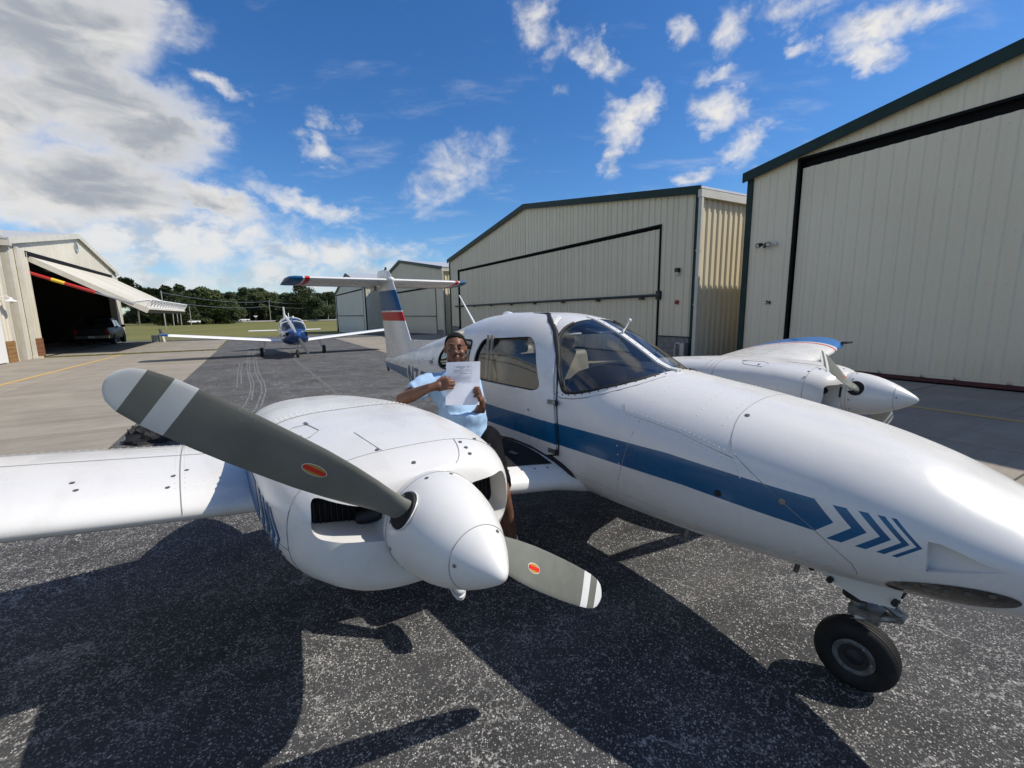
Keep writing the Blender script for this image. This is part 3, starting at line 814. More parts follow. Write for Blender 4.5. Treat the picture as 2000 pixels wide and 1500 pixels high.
def trunk_mesh(seed, h, r, base):
    rg = random.Random(seed); mb = MB(); mb.smooth = True
    top = Vector((rg.gauss(0, .3), rg.gauss(0, .3), h * .72))
    mid = Vector((rg.gauss(0, .15), rg.gauss(0, .15), base))
    mb.tube([(0, 0, -.3), (0, 0, .4), mid, top], [r * 1.5, r, r * .8, r * .25], 7)
    for k in range(5):
        a = rg.uniform(0, 2 * PI); e = mid + Vector((math.cos(a), math.sin(a), .9)) * h * rg.uniform(.2, .33)
        mb.tube([mid + Vector((0, 0, rg.uniform(-.5, 1.5))), (mid + e) / 2 + Vector((0, 0, .2)), e], [r * .5, r * .3, r * .1], 5)
    return mb
PROTO = []
for k, (h, wd, base, m, ncl) in enumerate([(11, 4.8, 2.6, 'foliage_dark', 20), (9, 5.2, 1.0, 'foliage_mid', 20), (13, 4.4, 5.0, 'foliage_dark', 17), (8, 5.4, .5, 'foliage_dark', 20), (10, 4.2, 2.0, 'foliage_mid', 18), (3.2, 3.0, .2, 'foliage_mid', 12)]):
    cm_ = crown_mesh(20 + k, h, wd, base, m, ncl, 260, .46)
    tm_ = trunk_mesh(40 + k, h, .20 if h > 5 else .08, base)
    PROTO.append((cm_, tm_, m, h))
meshes = {}
def px_dir(u, v=617.0):
    """ground direction seen in image column u, used once to set out the tree line as bearings"""
    q = (_f + _r * ((u - 1000) / 870) + _d * ((v - 750) / 870)); return Vector((q.x, q.y, 0)).normalized()
def tree(k, bearing, dist, sc, label, group, name='broadleaf_tree', wide=1.0):
    p = Vector((math.sin(bearing), math.cos(bearing), 0)) * dist
    p.z = gz_(p.dot(D)) - .05
    t = thing(name, label, 'tree' if name != 'bush' else 'bush', p, random.uniform(0, 6.28), group)
    t.scale = (sc * wide, sc * wide, sc)
    cm_, tm_, m, h = PROTO[k]
    if k not in meshes:
        a = cm_.build('crown', m, t); b = tm_.build('trunk', 'bark', t); meshes[k] = (a.data, b.data)
    else:
        link('crown', meshes[k][0], t); link('trunk', meshes[k][1], t)
    return t
rg = random.Random(11)
KIND = {0: 'dark round-crowned tree', 1: 'mid green broad bushy tree', 2: 'tall dark open-crowned tree', 3: 'low dark spreading tree', 4: 'mid green upright tree'}
# back row: a continuous belt beyond the field
b0, b1 = -.70, -.37
_t = ['first','second','third','fourth','fifth','sixth','seventh','eighth','ninth','tenth','eleventh','twelfth','thirteenth','fourteenth','fifteenth','sixteenth','seventeenth','eighteenth','nineteenth']
ORD = _t + [w if j == 0 else p + '-' + _t[j - 1] for p, w in (('twenty','twentieth'),('thirty','thirtieth'),('forty','fortieth')) for j in range(10)]
n = 44
for i in range(n):
    bear = b0 + (b1 - b0) * (i + rg.uniform(.1, .9)) / n
    k = rg.choice((0, 1, 3, 0, 2, 3, 4))
    dist = rg.uniform(268, 300)
    tree(k, bear, dist, rg.uniform(.80, 1.75) * (11 / PROTO[k][3]) ** .5, '%s, %s from the left in the belt beyond the field' % (KIND[k], ORD[i]), 'trees in the belt beyond the field', wide=1.25)
# the wood behind them, one low mass
mb = MB(); rw = random.Random(77)
for i in range(9000):
    bear = rw.uniform(-.78, -.33); dist = 305 + rw.uniform(-6, 14); hh = 5.5 + 2.5 * noise.noise(Vector((bear * 60, 3, 1)))
    p = Vector((math.sin(bear), math.cos(bear), 0)) * dist; p.z = -1.0 + hh * rw.random() ** .9; s_ = rw.uniform(.8, 1.8)
    u = Vector((rw.gauss(0, 1), rw.gauss(0, 1), rw.gauss(0, .6))).normalized(); w = u.orthogonal().normalized() * s_; u = u * s_
    mb.poly([p - u * .5, p + w * .5, p + u * .5, p - w * .5])
tag(mb.build('far_wood', 'foliage_dark'), 'dark low mass of the wood behind the belt of trees', 'wood', kind='stuff')
# front row and feature trees
for bear, dist, k, sc, lab in ((-.43, 240, 2, 1.42, 'tallest open-crowned tree just left of the white hangar'), (-.445, 246, 1, 1.25, 'broad tree left of the tallest one beside the white hangar'), (-.405, 238, 3, 1.3, 'dark spreading tree nearest to the white hangar'),
    (-.475, 250, 1, 1.5, 'broad mid green tree behind the cabin of the blue and white aeroplane'), (-.50, 252, 4, 1.4, 'upright mid green tree above the nose of the blue and white aeroplane'),
    (-.525, 255, 0, 1.45, 'round dark tree standing over the pale road'), (-.56, 232, 1, 1.1, 'bushy tree just right of the raised door tip'), (-.585, 205, 4, 1.0, 'upright tree above the lower edge of the raised door'),
    (-.640, 225, 2, 1.12, 'tall dark tree rising behind the raised hangar door'), (-.66, 215, 0, 1.2, 'round dark tree beside the gable of the open hangar'), (-.625, 228, 0, 1.1, 'dark round tree over the middle of the raised door'), (-.605, 230, 2, 1.05, 'thin dark tree behind the white truss'), (-.69, 210, 2, 1.25, 'dark tree just above the gable slope of the open hangar')):
    tree(k, bear, dist, sc, lab, 'trees standing in front of the belt', wide=1.2)
for bear, dist, sc, lab in ((-.60, 205, 1.0, 'low bush by the field under the raised door'), (-.568, 205, 1.1, 'rounded yellow green bush right of the white truss'), (-.625, 200, 1.1, 'low bush behind the pickup at the field edge'), (-.645, 195, 1.2, 'dark low bush beside the pillar of the open hangar'), (-.585, 210, 1.0, 'low bush under the tip of the raised door'), (-.47, 225, .8, 'low bush on the road bank behind the blue nose')):
    tree(5, bear, dist, sc, lab, 'bushes along the field edge', 'bush', 1.3)
# pale tree trunks seen under the raised door
for i, (bear, dist, h) in enumerate(((-.643, 190, 9), (-.637, 192, 8.5), (-.632, 190, 8.8), (-.618, 194, 8))):
    p = Vector((math.sin(bear), math.cos(bear), 0)) * dist; p.z = gz_(p.dot(D))
    t = thing('pine_tree', 'slim pale trunked pine, %s from the left under the raised hangar door' % ORD[i], 'tree', p, 0, 'slim pines under the raised door')
    mb = MB(); mb.tube([(0, 0, -.2), (.1, 0, h * .5), (0, .1, h)], [.16, .13, .08], 6); mb.build('trunk', 'bark_pale', t)
    crown_mesh(90 + i, h + 3, 1.9, h * .85, 'foliage_dark', 6, 120, .35).build('crown', 'foliage_dark', t)
# road on the far side, utility poles and wires
mb = MB(); pts = [Vector((math.sin(b_), math.cos(b_), 0)) * 232 for b_ in (-.57, -.5, -.43, -.36)]
rows = []
for p in pts:
    q = p.normalized(); z = gz_(p.dot(D)); rows.append(mb.add([p + Vector((0, 0, z + .1)), p + Vector((0, 0, z + .55)), p + q * 7 + Vector((0, 0, z + .6))]))
for a, b in zip(rows, rows[1:]): mb.face((a, b, b + 1, a + 1)); mb.face((a + 1, b + 1, b + 2, a + 2))
structure(mb.build('far_road', 'pale_road'))
poles = []
for bear, dist, h, lab in ((-.655, 135, 9.0, 'utility pole beyond the open hangar doorway'), (-.49, 236, 9.8, 'utility pole behind the blue and white aeroplane'), (-.385, 236, 9.8, 'utility pole behind the white hangar')):
    p = Vector((math.sin(bear), math.cos(bear), 0)) * dist; p.z = gz_(p.dot(D)); poles.append((p, h))
    t = thing('utility_pole', lab, 'utility pole', p, R(-60))
    mb = MB(); mb.tube([(0, 0, -.3), (0, 0, h)], [.16, .11], 7); mb.build('pole', 'bark_pale', t)
    mb = MB(); mb.box((0, 0, h - .5), (2.2, .1, .12)); mb.build('crossarm', 'bark', t)
for dz, lab in ((-.4, 'upper'), (-2.4, 'lower')):
    mb = MB()
    for (p, h), (q, h2_) in zip(poles, poles[1:]):
        a = p + Vector((0, 0, h + dz)); b = q + Vector((0, 0, h2_ + dz)); P_ = []
        for i in range(13):
            t = i / 12; v = a * (1 - t) + b * t; v.z -= 1.3 * 4 * t * (1 - t); P_.append(v)
        mb.tube(P_, .05, 4)
    tag(mb.build('power_line', 'galv'), lab + ' power line strung between the far utility poles', 'power line')
# two cars and a sign far off on the road
def far_car(bear, dist, label, m):
    p = Vector((math.sin(bear), math.cos(bear), 0)) * dist; p.z = gz_(p.dot(D)) + .55
    t = thing('parked_car', label, 'car', p, -bear + .1)
    mb = MB(); mb.smooth = True; mb.rings([[(x, y, z) for y, z in ((-.85, .3), (.85, .3), (.88, .62), (.8, .85), (-.8, .85), (-.88, .62))] for x in (-2.2, -2.0, 1.9, 2.2)]); mb.build('body', m, t)
    mb = MB(); mb.rings([[(x0_, -.72, .85), (x0_, .72, .85), (x1_, .58, 1.35), (x1_, -.58, 1.35)] for x0_, x1_ in ((-1.7, -1.0), (1.1, .4))]); mb.build('cabin', 'black_plastic', t)
    for sx in (-1.35, 1.35):
        for sy in (-.8, .8):
            mb = MB(); mb.lathe([(-.1, .32), (.1, .32)], (sx, sy, .32), (0, 1, 0), 12); mb.build('wheel', 'black_plastic', t)
far_car(-.535, 236, 'white car on the far road right of the raised door', 'white_plain')
far_car(-.615, 196, 'white car parked under the raised hangar door in the distance', 'white_plain')
p = Vector((math.sin(-.515), math.cos(-.515), 0)) * 228; p.z = gz_(p.dot(D))
t = thing('road_sign', 'small pale sign on a post by the far road', 'sign', p, R(30))
mb = MB(); mb.tube([(0, 0, 0), (0, 0, 2.4)], .06, 6); mb.build('post', 'galv', t)
mb = MB(); mb.rings([[(-.9, 0, 2.9), (.9, 0, 2.9), (0, 0, 2.0)], [(-.9, .05, 2.9), (.9, .05, 2.9), (0, .05, 2.0)]]); mb.build('panel', 'white_plain', t)
# pipe and box at the edge of the pad
t = thing('marker_pipe', 'short pale leaning pipe standing at the edge of the grass', 'pipe', W(42.6, -6.25, 0))
mb = MB(); mb.smooth = True; mb.tube([(.05, 0, -.1), (-.16, 0, .95)], .10, 12); mb.build('pipe', 'cream_trim', t)
t = thing('junction_box', 'small dark box beside the leaning pipe', 'box', W(42.75, -6.75, 0), ROT_R)
mb = MB(); mb.box2((-.22, -.2, -.1), (.22, .2, .5)); mb.build('case', 'galv', t)
mb = MB(); mb.box2((-.18, -.235, .02), (.18, -.2, .42)); mb.build('door', 'black_plastic', t)

# ------------------------------------------------------------------ pickup truck in the doorway
def glass_fn(tint, rough=.0, base=.045):
    """single-layer pane: tinted see-through with a mirror part that grows towards grazing view"""
    def fn(t, b, tcn):
        out = t.nodes['Material Output']
        lw = t.nodes.new('ShaderNodeLayerWeight'); lw.inputs['Blend'].default_value = .5
        tr = t.nodes.new('ShaderNodeBsdfTransparent'); tr.inputs[0].default_value = (*tint, 1)
        gl = t.nodes.new('ShaderNodeBsdfGlossy'); gl.inputs['Roughness'].default_value = rough
        mx = t.nodes.new('ShaderNodeMixShader')
        f = V(lw.outputs['Facing']).pow(4.0) * .85 + base
        t.links.new(f.s, mx.inputs[0]); t.links.new(tr.outputs[0], mx.inputs[1]); t.links.new(gl.outputs[0], mx.inputs[2])
        t.links.new(mx.outputs[0], out.inputs['Surface'])
    return fn
mat('glass_clear', fn=glass_fn((.74, .755, .745), .0, .085))
mat('glass_dark', (.01, .012, .015), .05, coat=1.0)
mat('truck_paint', (.008, .009, .010), .45, coat=.15)
mat('tail_light', (.35, .02, .02), .3)
mat('plate', (.6, .6, .58), .5)
mat('rubber', rough=.75, fn=mottled((.010, .010, .011), (.020, .020, .020), 8, .2, 60))

tk = thing('pickup_truck', 'dark pickup truck parked in the open hangar doorway, tail towards the camera', 'pickup truck', W(42.6, -9.72, .015), ROT_R)
def truck():
    W2 = .92
    mb = MB(); mb.smooth = True
    prof = lambda x, zl, zt, w, ins: [(x, -w, zl), (x, -w - .03, zl + .2), (x, -w - .02, zt - .25), (x, -w + ins, zt), (x, w - ins, zt), (x, w + .02, zt - .25), (x, w + .03, zt * 0 + zl + .2), (x, w, zl)]
    mb.rings([prof(x, zl, zt, w, .06) for x, zl, zt, w in ((-2.35, .55, 1.12, .88), (-2.25, .45, 1.16, .9), (-.4, .42, 1.15, .92), (.9, .42, 1.14, .92), (1.9, .45, 1.10, .88), (2.3, .5, .98, .80))])
    mb.build('body', 'truck_paint', tk, sharp=30)
    mb = MB(); mb.smooth = True
    mb.rings([[(x, -w, 1.12), (x2, -w + .14, zt - .1), (x2, -w + .2, zt), (x2, w - .2, zt), (x2, w - .14, zt - .1), (x, w, 1.12)] for x, x2, zt, w in ((-.75, -.62, 1.72, .88), (-.3, -.3, 1.80, .88), (.5, .2, 1.80, .88), (1.15, .55, 1.70, .86))])
    cab = mb.build('cab', 'truck_paint', tk, sharp=30)
    mb = MB(); mb.poly([(-.715, -.66, 1.2), (-.715, .66, 1.2), (-.64, .58, 1.66), (-.64, -.58, 1.66)][::-1]); mb.build('rear_window', 'glass_dark', cab)
    for sg in (-1, 1):
        for xa, xb in ((-.62, .05), (.12, .95)):
            mb = MB(); mb.poly([(xa, sg * .892, 1.18), (xb, sg * .892, 1.18), (min(xb, .55), sg * .765, 1.66), (xa + .06, sg * .765, 1.66)]); mb.build('window', 'glass_dark', cab)
        mb = MB(); mb.box2((-2.37, sg * .80 - .08, .72), (-2.30, sg * .80 + .08, 1.08)); mb.build('tail_light', 'tail_light', tk)
        mb = MB(); mb.smooth = True; mb.ellipsoid((.75, sg * 1.08, 1.24), .08, .12, .10); mb.build('mirror', 'black_plastic', tk)
        for xx in (-1.25, 1.45):
            mb = MB(); mb.smooth = True; mb.lathe([(-.12, .2), (-.12, .33), (-.08, .37), (.08, .37), (.12, .33), (.12, .2)], (xx, sg * .84, .37), (0, 1, 0), 20); wh = mb.build('wheel', 'rubber', tk)
            mb = MB(); mb.lathe([(.0, .20), (.13, .20), (.10, .12), (.11, .04)], (xx, sg * .84, .37), (0, sg, 0), 16); mb.build('rim', 'galv', wh)
        mb = MB(); mb.box2((-.15, sg * .955 - .012, .98), (.02, sg * .955 + .012, 1.02)); mb.build('door_handle', 'chrome', tk)
    mb = MB(); mb.box2((-2.50, -.9, .46), (-2.34, .9, .66)); mb.build('rear_bumper', 'chrome', tk)
    mb = MB(); mb.box2((-2.515, -.17, .49), (-2.502, .17, .63)); mb.build('number_plate', 'plate', tk)
    mb = MB(); mb.box2((-2.362, -.74, .70), (-2.352, .74, 1.06)); mb.build('tailgate', 'truck_paint', tk)
truck()
# clutter on the hangar floor
for i, (s, n, h, m) in enumerate(((38.5, -15, 1.1, 'white_plain'), (36.3, -14.5, .95, 'galv'))):
    t = thing('storage_drum', ('white' if i == 0 else 'grey') + ' drum standing deep inside the open hangar', 'drum', W(s, n, .013))
    mb = MB(); mb.smooth = True; mb.lathe([(0, .42), (h * .32, .42), (h * .34, .44), (h * .36, .42), (h * .66, .42), (h * .68, .44), (h * .7, .42), (h, .42)], (0, 0, 0), (0, 0, 1), 20); mb.build('drum', m, t)
t = thing('tool_cabinet', 'tall pale cabinet against the back wall inside the open hangar', 'cabinet', W(40.6, -15.6, .013), ROT_R)
mb = MB(); mb.box2((-.5, -.3, 0), (.5, .3, 1.9)); mb.build('case', 'galv', t)
for sx in (-.245, .245):
    mb = MB(); mb.box2((sx - .235, .302, .08), (sx + .235, .325, 1.84)); d_ = mb.build('door', 'white_plain', t)
    mb = MB(); mb.box2((sx * .2 - .015, .326, .9), (sx * .2 + .015, .35, 1.05)); mb.build('handle', 'chrome', d_)

# ------------------------------------------------------------------ blue and white low-wing aeroplane on the taxiway
def bpaint_fn(t, b, tcn):
    x, y, z = xyz(tcn.outputs['Object'])
    blue = (x.gt(.80)).max((z - x * .05).gt(1.20) * x.lt(1.2)).max((z.gt(.86)) * (z.lt(.98)) * x.lt(1.2))
    setc(t, b, mix(blue, (.70, .70, .69), (.006, .036, .14)))
mat('b_paint', rough=.25, coat=.5, fn=bpaint_fn)
mat('white_paint', (.80, .80, .79), .3, coat=.3)
mat('blue_paint', (.008, .055, .20), .3, coat=.4)
mat('prop_grey', (.16, .165, .16), .35)
fwd = (-D * math.cos(R(1)) + N * math.sin(R(1)))
bp = thing('small_aeroplane', 'blue nosed white low-wing single-engine aeroplane parked down the taxiway', 'aeroplane', W(23.3, 1.42, .0), math.atan2(fwd.y, fwd.x))
def bplane():
    def ring(x, zb, zt, w, p=2.4, n=24):
        zc = (zb + zt) / 2; h = (zt - zb) / 2; out = []
        for k in range(n):
            a = 2 * PI * k / n; c, s_ = math.cos(a), math.sin(a)
            out.append((x, w * math.copysign(abs(c) ** (2 / p), c), zc + h * math.copysign(abs(s_) ** (2 / p), s_)))
        return out
    mb = MB(); mb.smooth = True
    mb.rings([ring(*q) for q in ((-4.6, .98, 1.15, .04), (-3.4, .80, 1.22, .17), (-2.0, .62, 1.28, .36), (-.9, .52, 1.32, .52), (.3, .50, 1.32, .57), (1.0, .52, 1.28, .56), (1.5, .56, 1.25, .53), (1.95, .64, 1.24, .46), (2.12, .72, 1.20, .36), (2.18, .85, 1.12, .2))])
    mb.build('fuselage', 'b_paint', bp)
    mb = MB(); mb.smooth = True
    mb.rings([ring(x, .9, zt, w, 2.6) for x, zt, w in ((-1.7, 1.27, .36), (-1.2, 1.52, .44), (-.6, 1.68, .50), (-.1, 1.72, .52), (.35, 1.66, .51), (.75, 1.42, .50), (.98, 1.22, .47))])
    can = mb.build('canopy', 'glass_dark', bp)
    for xx, zt, w in ((-.1, 1.735, .53), (-1.05, 1.58, .47), (.5, 1.585, .525)):
        mb = MB(); mb.smooth = True; r = [Vector(p) for p in ring(xx, .9, zt, w, 2.6)]; mb.tube([p for p in r if p.z > 1.2][:], .017, 6); mb.build('canopy_frame', 'white_paint', can)
    mb = MB(); mb.smooth = True; mb.tube([(-1.6, 0, 1.36), (-.6, 0, 1.70), (-.1, 0, 1.745), (.35, 0, 1.68), (.98, 0, 1.24)], .035, 6); mb.build('canopy_spine', 'blue_paint', can)
    def wing(sg, y0, y1, x0, x1, c0, c1, z0, z1, th, name, m, tipm=None, tipy=None):
        def sect(t):
            y = y0 + (y1 - y0) * t; xl = x0 + (x1 - x0) * t; c = c0 + (c1 - c0) * t; z = z0 + (z1 - z0) * t; tt = th * c; P_ = []
            for u in (1, .7, .4, .15, .04, 0): P_.append((xl - c * u, sg * y, z + tt * .6 * (u ** .5) * (1 - u) * 1.9))
            for u in (.04, .15, .4, .7): P_.append((xl - c * u, sg * y, z - tt * .35 * (u ** .5) * (1 - u) * 1.9))
            return P_
        mb = MB(); mb.smooth = True; mb.rings([sect(t) for t in (0, .3, .6, .9, 1)]); o = mb.build(name, m, bp, sharp=60)
        return o
    for sg in (-1, 1):
        w_ = wing(sg, .5, 4.62, .45, .40, 1.5, 1.25, .66, 1.06, .14, 'wing', 'white_paint')
        mb = MB(); mb.smooth = True
        mb.rings([[(x0_, sg * y, z) for x0_, z in ((.40 - k, 1.07), (.36 - k, 1.14), (-.3, 1.16), (-.85 + k, 1.09), (-.3, 1.05))] for y, k in ((4.625, -.01), (4.86, .05), (4.97, .25))]); mb.build('wing_tip', 'blue_paint', w_)
        wing(sg, .1, 1.75, -3.75, -3.85, .85, .7, 1.05, 1.05, .10, 'tailplane', 'white_paint')
        mb = MB(); mb.smooth = True; mb.tube([(-.15, sg * 1.15, .75), (-.1, sg * 1.27, .2)], [.05, .035], 8); leg = mb.build('main_leg', 'white_paint', bp)
        mb = MB(); mb.smooth = True; mb.lathe([(-.07, .08), (-.07, .16), (-.04, .20), (.04, .20), (.07, .16), (.07, .08)], (-.1, sg * 1.33, .20), (0, 1, 0), 18); mb.build('wheel', 'rubber', leg)
    mb = MB(); mb.smooth = True; mb.tube([(1.62, 0, .6), (1.68, 0, .2)], .035, 8); leg = mb.build('nose_leg', 'galv', bp)
    mb = MB(); mb.smooth = True; mb.lathe([(-.06, .07), (-.06, .13), (-.03, .17), (.03, .17), (.06, .13), (.06, .07)], (1.68, 0, .17), (0, 1, 0), 18); mb.build('wheel', 'rubber', leg)
    mb = MB(); mb.smooth = True
    mb.rings([[(xl, .0, z), (xl - .12, .05 * k, z), (xl - c * .5, .06 * k, z), (xl - c, 0, z), (xl - c * .5, -.06 * k, z), (xl - .12, -.05 * k, z)] for xl, c, z, k in ((-3.2, 1.4, 1.1, 1), (-3.75, .95, 1.9, .8), (-4.0, .7, 2.3, .6))]); mb.build('fin', 'white_paint', bp, sharp=60)
    mb = MB(); mb.tube([(-1.2, 0, 1.55), (-1.35, 0, 1.95)], .015, 6); mb.build('antenna', 'white_paint', bp)
    mb = MB(); mb.smooth = True; mb.ellipsoid((-.5, .12, 1.76), .12, .05, .05); mb.build('beacon', 'white_paint', bp)
    mb = MB(); mb.smooth = True; mb.lathe([(0, .16), (.1, .15), (.25, .10), (.33, .02)], (2.2, 0, 1.0), (1, 0, 0), 18); mb.build('spinner', 'blue_paint', bp)
    for sg in (-1, 1):
        dirv = Vector((0, .42 * sg, -.91 * sg)); tv = Vector((0, .91, .42)) * .9 + Vector((.3 * sg, 0, 0))
        mb = MB(); mb.smooth = True
        mb.rings([[Vector((2.28, 0, 1.0)) + dirv * r_ + tv * c + Vector((th, 0, 0)) for c, th in ((-w, 0), (0, .012), (w, 0), (0, -.012))] for r_, w in ((.1, .04), (.35, .075), (.7, .07), (.88, .045), (.92, .01))]); mb.build('propeller_blade', 'galv', bp, sharp=60)
        mb = MB(); mb.box2((2.02, sg * .30 - .12, .98), (2.13, sg * .30 + .12, 1.12)); mb.build('air_intake', 'black_gap', bp)
bplane()

# ------------------------------------------------------------------ black cover lying in a heap beyond the wing
def heap():
    mb = MB(); mb.smooth = True; n, m_ = 28, 12; rings = []
    for j in range(m_ + 1):
        t = j / m_; r = math.cos(t * PI / 2) ** .8; ring_ = []
        for i in range(n):
            a = 2 * PI * i / n; q = Vector((math.cos(a), math.sin(a), t * 2)) * 2.1
            k = 1 + .30 * noise.noise(q) + .16 * noise.noise(q * 2.7)
            ring_.append((.34 * r * math.cos(a) * k, .22 * r * math.sin(a) * k, max(.0, .25 * math.sin(t * PI / 2) * (1 + .55 * noise.noise(q * 1.6 + Vector((4, 2, 1)))))))
        rings.append(ring_)
    mb.rings(rings); return mb
cv = heap().build('fabric_cover', ['black_fabric'] if 'black_fabric' in MATS else ['black_ink'], None, W(8.35, -1.52, .0), sharp=28)
cv.rotation_euler = (0, 0, .3)
tag(cv, 'crumpled black fabric cover lying on the asphalt beyond the white wing', 'cover')
# ------------------------------------------------------------------ the white twin
TW = thing('twin_aeroplane', 'large white twin-engine aeroplane with blue stripe and T-tail filling the foreground', 'aeroplane', AO, PSI)
ST = [(-5.62,1.00,1.16,.02,1.08,2,2),(-5.0,.92,1.27,.09,1.08,2,2),(-4.42,.845,1.375,.165,1.07,2,2.1),(-3.58,.745,1.55,.31,1.06,2.1,2.3),(-3.14,.70,1.645,.39,1.05,2.2,2.5),
(-2.75,.66,1.735,.455,1.05,2.4,2.7),(-2.3,.62,1.815,.52,1.05,2.6,2.9),(-1.9,.60,1.838,.555,1.05,2.7,3),(-1.5,.588,1.832,.57,1.05,2.7,3),(-1.17,.585,1.79,.57,1.05,2.6,3),
(-.9,.585,1.69,.568,1.05,2.5,3),(-.7,.587,1.587,.562,1.04,2.4,3),(-.48,.59,1.475,.556,1.03,2.35,3),(-.3,.595,1.447,.55,1.03,2.3,3),(0,.605,1.408,.535,1.02,2.3,2.9),(.3,.622,1.362,.51,1.01,2.3,2.7),
(.6,.645,1.31,.468,1.0,2.2,2.5),(.85,.672,1.24,.415,.985,2.1,2.3),(1.07,.705,1.145,.345,.965,2,2.2),(1.25,.742,1.045,.275,.94,2,2),(1.4,.777,.972,.205,.905,2,2),(1.5,.806,.922,.143,.872,2,2),(1.555,.830,.892,.085,.860,2,2),(1.578,.846,.874,.042,.859,2,2),(1.585,.854,.862,.010,.858,2,2)]
STA = np.array(ST)
def pchip(xs, ys, x):
    h = np.diff(xs); d = np.diff(ys) / h; m = np.zeros(len(xs)); m[0] = d[0]; m[-1] = d[-1]
    for i in range(1, len(xs) - 1):
        if d[i-1] * d[i] > 0:
            w1 = 2 * h[i] + h[i-1]; w2 = h[i] + 2 * h[i-1]; m[i] = (w1 + w2) / (w1 / d[i-1] + w2 / d[i])
    i = int(np.clip(np.searchsorted(xs, x) - 1, 0, len(xs) - 2)); t = (x - xs[i]) / h[i]
    return float((2*t**3-3*t*t+1)*ys[i] + (t**3-2*t*t+t)*h[i]*m[i] + (-2*t**3+3*t*t)*ys[i+1] + (t**3-t*t)*h[i]*m[i+1])
_sc = {}
def sec(x):
    k = round(x, 4)
    if k not in _sc: _sc[k] = [pchip(STA[:, 0], STA[:, i], x) for i in range(1, 7)]
    return _sc[k]
def SY(x, z, o=0.0):
    zb, zt, w, zc, pt, pb = sec(x)
    q = (z - zc) / (zt - zc) if z >= zc else (zc - z) / (zc - zb); p = pt if z >= zc else pb
    return (w + o) * max(1 - min(abs(q), 1) ** p, 0) ** (1 / p)
def SZ(x, y, o=0.0):
    zb, zt, w, zc, pt, pb = sec(x)
    return zc + (zt + o - zc) * max(1 - min(abs(y) / (w + o), 1) ** pt, 0) ** (1 / pt)
def SN(x, y, z):
    """outward normal"""
    def F(x, y, z):
        zb, zt, w, zc, pt, pb = sec(x)
        return (abs(y) / w) ** (pt if z >= zc else pb) + (((z - zc) / (zt - zc)) ** pt if z >= zc else ((zc - z) / (zc - zb)) ** pb) - 1
    e = 1e-3
    g = Vector(((F(x+e, y, z) - F(x-e, y, z)), (F(x, y+e, z) - F(x, y-e, z)), (F(x, y, z+e) - F(x, y, z-e))))
    return g.normalized()
def fus_ring(x, o=0.0, n=84, zmin=None):
    zb, zt, w, zc, pt, pb = sec(x); out = []
    w = max(w + o, .004); zt = max(zt + o, zc + .003); zb = min(zb - o, zc - .003)
    for k in range(n):
        a = 2 * PI * k / n; c, s_ = math.cos(a), math.sin(a); p = pt if s_ >= 0 else pb; hh = (zt - zc) if s_ >= 0 else (zc - zb)
        z = zc + hh * math.copysign(abs(s_) ** (2 / p), s_)
        if zmin is not None: z = max(z, zmin)
        out.append((x, w * math.copysign(abs(c) ** (2 / p), c), z))
    return out
def fus_mesh(xs, o, mats, zmin=None, n=84):
    mb = MB(); mb.smooth = True; mb.rings([fus_ring(x, o, n, zmin) for x in xs])
    ob = mb.build('w', mats); me = ob.data; bpy.data.objects.remove(ob)
    bm = bmesh.new(); bm.from_mesh(me); bmesh.ops.recalc_face_normals(bm, faces=bm.faces); bm.to_mesh(me); bm.free()
    return me
def paint_fn(t, b, tcn):
    co = tcn.outputs['Object']; x, y, z = xyz(co)
    k = (x + .1).max(0.0)
    zt = 1.114 - k * .060; zb = (x.max(0.0)) * -.055 + .973
    zc = 1.043 - k * .062
    tail = smooth(x, -4.3, -5.5, 0, .03)
    arrow = x + (z - zc).abs() * 1.0
    inb = (z.lt(zt - tail * .2)) * (z.gt(zb + tail))
    body = inb * arrow.lt(.628) * (x.gt(-2.38).max(x.lt(-4.40)))
    chv = None
    for a, c in ((.684, .731), (.769, .801), (.828, .851), (.869, .885)):
        q = arrow.gt(a) * arrow.lt(c); chv = q if chv is None else chv.max(q)
    chv = chv * z.lt(1.067) * z.gt(.923) * x.gt(.55)
    blue = body.max(chv)
    dirt = smooth(nz(mapping(co, scale=(.5, 1, 1)), 2.2, 5, .65), .46, .78, 0, .42)
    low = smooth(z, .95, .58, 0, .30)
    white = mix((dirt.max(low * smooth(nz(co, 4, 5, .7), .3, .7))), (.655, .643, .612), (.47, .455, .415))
    bl = mix(smooth(nz(co, 3, 4), .4, .7), (.002, .080, .185), (.003, .094, .215))
    spots = smooth(V(vor(co, 16).outputs['Distance']), .07, .035) * smooth(nz(co, 3.3, 2), .62, .66)
    white = mix(spots * .5, white, (.25, .23, .20))
    setc(t, b, mix(blue, white, bl))
    setr(t, b, smooth(nz(co, 5, 3), .3, .7, .22, .36))
    setbump(t, b, nz(co, 2.4, 2), .06, .03)
mat('fuselage_paint', rough=.32, coat=.2, fn=paint_fn)
def wpaint_fn(t, b, tcn):
    co = tcn.outputs['Object']
    d = smooth(nz(mapping(co, scale=(.5, 1.5, 1)), 2.4, 5, .65), .46, .80, 0, .46)
    spots = smooth(V(vor(co, 22).outputs['Distance']), .06, .03) * smooth(nz(co, 4.3, 2), .62, .66)
    c = mix(d, (.655, .643, .612), (.49, .475, .435)); c = mix(spots * .45, c, (.25, .23, .20))
    setc(t, b, c); setr(t, b, smooth(nz(co, 5, 3), .3, .7, .24, .38)); setbump(t, b, nz(co, 3.0, 2), .03, .03)
mat('twin_white', rough=.36, coat=.18, fn=wpaint_fn)
mat('cabin_lining', (.13, .127, .118), .8)
mat('leather', rough=.5, fn=mottled((.24, .22, .18), (.32, .295, .24), 4, .15, 60))
mat('dark_trim', (.014, .014, .016), .6)
